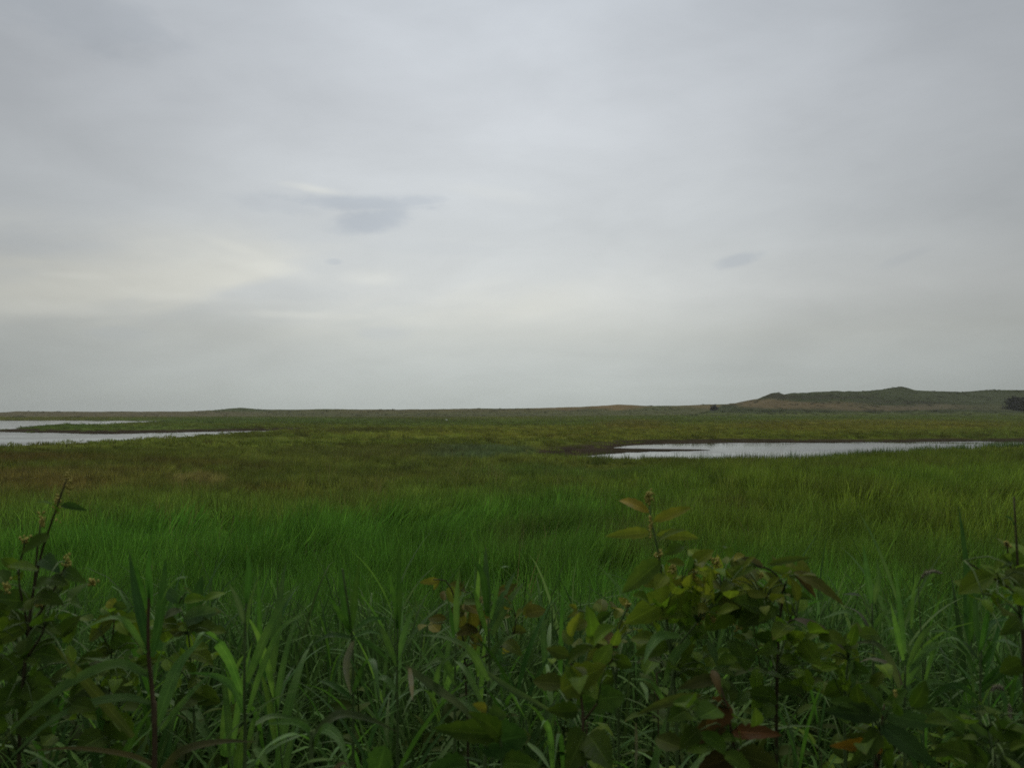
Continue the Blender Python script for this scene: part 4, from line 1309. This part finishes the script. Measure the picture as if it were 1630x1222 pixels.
# ---- further individual plants of the same kinds, fitted between and behind the ones above
def reed_proto(seed, h, nl, L, W, spread=.5):
    r = random.Random(seed)
    root = empty('reed_plant', (0, 0, 0))
    top = np.array([r.uniform(-.08, .08), r.uniform(-.08, .08), h])
    z0 = np.zeros(3)
    add_stem(root, z0, [z0, top * .5 + np.array([r.uniform(-.03, .03), r.uniform(-.03, .03), 0]), top], .0055, .002, STEMG)
    a0 = r.uniform(0, 3.14)
    for k in range(nl):
        t = .22 + .78 * k / (nl - 1)
        B = top * t
        a = a0 + math.pi * (k % 2) + r.uniform(-.6, .6)
        e = np.array([math.cos(a), math.sin(a), 0])
        l = L * r.uniform(.75, 1.2) * (1.0 - .35 * abs(t - .6))
        th = r.uniform(.25, .6) * (1.25 - .8 * t) + .12
        cu = r.uniform(.5, 1.9) * spread * (1.4 - t)
        P = [B]
        for i in range(5):
            ang = th + cu * ((i + .5) / 5) ** 1.4 * 1.6
            P.append(P[-1] + (e * math.sin(ang) + np.array([0, 0, math.cos(ang)])) * l / 5)
        v, f, uv = blade_leaf(P, W * r.uniform(.75, 1.15), -e * .5 + np.array([r.uniform(-.3, .3), r.uniform(-.3, .3), .8]), r.uniform(.15, .35), 11, r.uniform(-.6, .6))
        link('leaf', mesh_np('leaf', v, f, uv), M_REED, root)
    return root


def weed_proto(seed, h, np_, L, W):
    r = random.Random(seed)
    root = empty('broadleaf_weed', (0, 0, 0))
    z0 = np.zeros(3)
    top = np.array([r.uniform(-.15, .15), r.uniform(-.15, .15), h])
    mid = top * .5 + np.array([r.uniform(-.05, .05), r.uniform(-.05, .05), .03])
    add_stem(root, z0, [z0, mid, top], .005, .0018, STEMR)
    P = spline([z0, mid, top], 50)
    for k in range(np_):
        t = .25 + .75 * k / (np_ - 1)
        B = P[min(49, int(t * 49))]
        a = k * 2.399 + r.uniform(-.3, .3)
        e = np.array([math.cos(a), math.sin(a), r.uniform(-.25, .45)])
        e /= np.linalg.norm(e)
        l = L * r.uniform(.7, 1.2) * (1.12 - .30 * t)
        pet = B + e * l * .22 + np.array([0, 0, .012])
        v, f, uv = broad_leaf(pet, pet + e * l, l * W * r.uniform(.85, 1.15), np.array([r.uniform(-.3, .3), r.uniform(-.3, .3), 1.0]), r.uniform(.03, .14), seed * 77 + k, 9)
        lo = link('leaf', mesh_np('leaf', v, f, uv), M_BROAD, root)
        vv, ff = tube([B, pet], [.0016, .0013], 4)
        link('leaf_stalk', mesh_np('leaf_stalk', vv, ff), M_STEM, lo, color=STEMR)
    return root


def copy_tree(src, loc, rz, s, label, cat, group, tintf):
    o = src.copy()
    C.objects.link(o)
    o.location = loc
    o.rotation_euler = (0, 0, rz)
    o.scale = (s, s, s)
    for ch in src.children:
        c = ch.copy()
        C.objects.link(c)
        c.parent = o
        if ch.name.startswith('leaf') and not ch.name.startswith('leaf_stalk'):
            c.color = (*tintf(), 1)
        for g in ch.children:
            d = g.copy()
            C.objects.link(d)
            d.parent = c
    tag(o, label, cat, group)
    return o


reeds = [reed_proto(900 + i, h, n, L, W, sp) for i, (h, n, L, W, sp) in enumerate([(.95, 11, .46, .026, .55), (.85, 10, .56, .022, .85), (1.05, 12, .42, .028, .45), (.75, 11, .42, .014, .9), (.90, 12, .38, .012, .7), (.70, 9, .60, .030, 1.0), (.80, 12, .50, .018, 1.1)])]
weeds = [weed_proto(950 + i, h, n, L, W) for i, (h, n, L, W) in enumerate([(.80, 15, .14, .62), (.95, 18, .13, .46), (.70, 13, .18, .74), (.85, 20, .10, .58), (.90, 16, .17, .52), (.75, 18, .13, .80)])]
fr = random.Random(77)
RKIND = ['broad-bladed green reed', 'reed with long drooping ribbon leaves', 'stiff reed with short wide blades', 'fine-leaved arching grass', 'thin stiff narrow-leaved grass', 'low grass with very wide bent-over blades', 'bushy grass with curled medium blades']
WKIND = ['weed with medium oval leaves', 'weed with many narrow pointed leaves', 'weed with a few big round leaves', 'weed with small crowded leaves', 'weed with long drooping oval leaves', 'weed with dense rounded leaves']
ZONES = [('at the left edge under the flower spikes', -10, 130, (1, 3, 6), (0, 1, 2, 3)), ('just left of the red-stemmed reed', 130, 240, (0, 1, 4, 5, 6), (2, 5)), ('between the two big left reeds', 250, 400, (0, 1, 2, 3, 5, 6), (2, 3)),
         ('left of the star-leaved reed', 400, 560, (0, 1, 2, 3, 4, 5, 6), (0,)), ('around the dark spear-like shoot', 570, 720, (0, 1, 2, 3, 4, 5, 6), (3,)), ('right of the yellowed vine', 760, 900, (0, 1, 2, 3, 5, 6), (2,)),
         ('left of the yellow-tipped tall weed', 900, 1050, (1, 3, 5, 6), (1, 4)), ('under the yellow-tipped tall weed', 1050, 1200, (0, 1, 6), (0, 1, 2, 4)), ('under the drooping dark-stemmed weed', 1200, 1340, (1, 3, 4), (0, 2, 4)),
         ('beside the pale bristly seed head', 1380, 1500, (0, 1, 3, 4, 5, 6), (3, 4)), ('in the thicket near the right edge', 1500, 1650, (0, 1, 3, 4, 5, 6), (0, 2))]
for zi, (zn, a, b_, rk, wk) in enumerate(ZONES):
    for isr, kinds in ((True, rk), (False, wk)):
        for k, pi in enumerate(kinds):
            Y = fr.uniform(1.9, 3.3) if isr else fr.uniform(1.75, 2.8)
            px = a + (b_ - a) * (k + fr.uniform(.1, .9)) / len(kinds)
            x = (px - CX) / F * Y
            z = ground_z(x, Y) - .02
            src = reeds[pi] if isr else weeds[pi]
            s = fr.uniform(.76, .95) if isr else fr.uniform(.66, .86)
            base = fr.choice([REEDC, REEDD]) if isr else fr.choice([BROADC, BROADD, BROADD])
            copy_tree(src, (x, Y, z), fr.uniform(0, 6.28), s, (RKIND if isr else WKIND)[pi] + ' ' + zn, 'grass plant' if isr else 'weed', 'tall grasses along the bank' if isr else 'broad-leaved weeds along the bank', lambda: vary(base, fr, .3))
for p in reeds + weeds:
    for ch in list(p.children_recursive):
        bpy.data.objects.remove(ch)
    bpy.data.objects.remove(p)

# ---- undergrowth and bank grass too dense to count
under = proto_collection('under_sprig', [sprig('under_sprig', 700 + i, .50 + .09 * (i % 4), 13 + i % 4, .11 + .016 * (i % 3), .60) for i in range(8)])
bank_tufts = proto_collection('bank_tuft', [tuft('bank_tuft', 22, .10, .40, 1.0, .007, .022, .26, 1.05, 400 + i, 7) for i in range(6)])


arch_tufts = proto_collection('arch_tuft', [tuft('arch_tuft', 11, .07, .45, .95, .012, .030, .34, 1.55, 430 + i, 9) for i in range(6)])


def bank(name, label, cat, coll, nc, dens, r0, r1, tint, seed, h0, h1):
    x, y = wedge(r0, r1, dens, 44, seed)
    z = terrain(x, y, np.full(len(x), 999.0))
    n = fbm(x / .7, y / .7, 3, seed)[:, None]
    t = np.asarray(tint[0]) * (1 - n) + np.asarray(tint[1]) * n
    r = np.random.RandomState(seed)
    return scatter(name, label, cat, coll, nc, x, y, z, t, r.uniform(h0, h1, len(x)), seed, .14)


bank('bank_grass', 'dense tangled grass covering the near bank', 'grass', bank_tufts, 6, 40, 1.3, 4.2, ((.028, .066, .014), (.060, .120, .028)), 81, .65, 1.1)
bank('bank_grass', 'tall green grass on the slope falling to the meadow', 'grass', bank_tufts, 6, 46, 4.0, 11.0, ((.040, .115, .020), (.072, .145, .024)), 82, .85, 1.4)
bank('arching_grass', 'mass of long light green grass blades arching over the bank', 'grass', arch_tufts, 6, 30, 1.9, 4.8, ((.070, .150, .036), (.115, .205, .058)), 84, .85, 1.2)
bank('undergrowth', 'dark leafy undergrowth beneath the weeds on the bank', 'undergrowth', under, 8, 26, 1.5, 3.1, ((.026, .048, .010), (.066, .104, .016)), 83, .62, 1.02)  # leaf tints lowered to put the deep shade under the weeds into the colour

shore_tufts = proto_collection('shore_tuft', [tuft('shore_tuft', 9, .40, .75, 1.25, .020, .040, .12, .35, 450 + i, 4) for i in range(4)])


def shore():
    x, y = wedge(40, 110, 9.0, 38, 91)
    k = (x > 0) & (y < 100)
    x, y = x[k], y[k]
    d = sdist(PONDW['right'], x, y)
    pd = pond_d(x, y)
    px, py = proj(x, y, np.zeros(len(x)))
    r = np.random.RandomState(92)
    clump = fbm(x / 2.2, y / 3.5, 3, 93)
    near = np.interp(px, [930, 1000, 1080, 1150, 1250, 1300, 1350, 1440, 1500, 1560, 1700], [729, 731, 731, 733, 733, 731, 726, 721, 718, 714, 711])
    k = (pd > -2.0) & (pd < 3.5) & (py > near) & (px > 960) & (r.uniform(0, 1, len(x)) < .45 * sstep(.42, .62, clump))
    x, y, pd = x[k], y[k], pd[k]
    z = terrain(x, y, pd)
    c = np.repeat(np.array([[.085, .150, .040]]), len(x), 0)
    scatter('shore_reeds', 'sparse taller reeds standing along the near edge of the right pool', 'reeds', shore_tufts, 4, x, y, z, c, r.uniform(.65, 1.0, len(x)), 94, .06, .1)


shore()

def rushes():
    for r0, r1, dens, coll, seed, lab in ((8, 24, 3.5, near_tufts, 151, 'darker rush clumps among the near reed grass'), (22, 75, .9, mid_tufts, 152, 'darker rush clumps dotted through the farther meadow')):
        x, y = wedge(r0, r1, dens, 38, seed)
        ok, pd = keep(x, y)
        x, y, pd = x[ok], y[ok], pd[ok]
        r = np.random.RandomState(seed)
        k = r.uniform(0, 1, len(x)) < sstep(.50, .64, fbm(x / 3.2, y / 4.5, 4, seed))
        x, y, pd = x[k], y[k], pd[k]
        c, g = veg_colour(x, y, terrain(x, y, pd), .8)
        c = c * np.array([.76, .80, .9])
        scatter('rush_clumps', lab, 'rushes', coll, 5, x, y, terrain(x, y, pd), c, r.uniform(.85, 1.25, len(x)) * (.6 + .4 * g), seed, .08, .2)


rushes()


def straw():
    x, y = wedge(7, 70, .22, 38, 141)
    ok, pd = keep(x, y)
    x, y, pd = x[ok], y[ok], pd[ok]
    z = terrain(x, y, pd)
    r = np.random.RandomState(142)
    k = r.uniform(0, 1, len(x)) < sstep(.45, .65, fbm(x / 5, y / 8, 3, 143))
    c = np.repeat(np.array([[.22, .19, .085]]), len(x), 0)
    scatter('dry_stems', 'thin straw-coloured flowering stems scattered through the meadow', 'grass', straw_tufts, 3, x[k], y[k], z[k], c[k], r.uniform(.8, 1.05, k.sum()), 144, .08, .3)


straw_tufts = proto_collection('straw_tuft', [tuft('straw_tuft', 4, .2, .95, 1.35, .008, .020, .12, .5, 460 + i, 5) for i in range(3)])
straw()


def dune_scrub(src, label, n, seed, hmin, hmax, tint):
    me = bpy.data.objects[src].data
    co_ = np.zeros(len(me.vertices) * 3, dtype=np.float32)
    me.vertices.foreach_get('co', co_)
    co_ = co_.reshape(-1, 3)
    cl = np.zeros(len(me.vertices) * 4, dtype=np.float32)
    me.color_attributes['tint'].data.foreach_get('color', cl)
    cl = cl.reshape(-1, 4)[:, :3]
    r = np.random.RandomState(seed)
    keepv = co_[:, 2] > 1.0
    idx = r.choice(np.where(keepv)[0], n)
    p = co_[idx] + np.stack([r.uniform(-2, 2, n), r.uniform(-2, 2, n), np.zeros(n)], -1)
    cn = fbm(p[:, 0] / 22, p[:, 1] / 16, 4, seed)
    px, py = proj(p[:, 0], p[:, 1], p[:, 2])
    lum = cl[idx].sum(1)
    clear = (np.hypot((px - 1136) / 16, (py - 648) / 9) > 1) & (np.hypot((px - 1615) / 34, (py - 640) / 16) > 1)
    k = clear & (r.uniform(0, 1, n) < np.where(lum < .27, .25 + .9 * sstep(.42, .6, cn), .75 * sstep(.54, .66, cn)))
    p, c = p[k], cl[idx][k] * .45 + np.asarray(tint) * .55
    scatter('dune_scrub', label, 'scrub', far_tufts, 4, p[:, 0], p[:, 1], p[:, 2] - .15, c, r.uniform(hmin, hmax, len(p)), seed, .12, .2)


dune_scrub('dune_ridge', 'rough dark grass and scrub dotted over the low dune ridge', 4500, 121, .6, 1.5, (.070, .084, .032))
dune_scrub('sand_hill', 'rough dark scrub dotted over the big hill', 4200, 122, .6, 1.6, (.044, .058, .022))

# ------------------------------------------------------------------ thin sea haze over the marsh
def haze():
    x, y0, y1, z0, z1 = 2650, -1600, 2700, -2.0, 36.0
    v = [(-x, y0, z0), (x, y0, z0), (x, y1, z0), (-x, y1, z0), (-x, y0, z1), (x, y0, z1), (x, y1, z1), (-x, y1, z1)]
    f = [(0, 3, 2, 1), (4, 5, 6, 7), (0, 1, 5, 4), (1, 2, 6, 5), (2, 3, 7, 6), (3, 0, 4, 7)]
    m, b = new_mat('haze')
    p = b.n('ShaderNodeVolumePrincipled')
    p.inputs['Color'].default_value = (.93, .95, .96, 1)
    p.inputs['Density'].default_value = 0.00011
    o = b.n('ShaderNodeOutputMaterial')
    b.t.links.new(p.outputs[0], o.inputs['Volume'])
    tag(link('haze', mesh_np('haze', v, f, smooth=False), m), 'thin grey sea haze lying over the marsh', None, None, 'stuff')


haze()
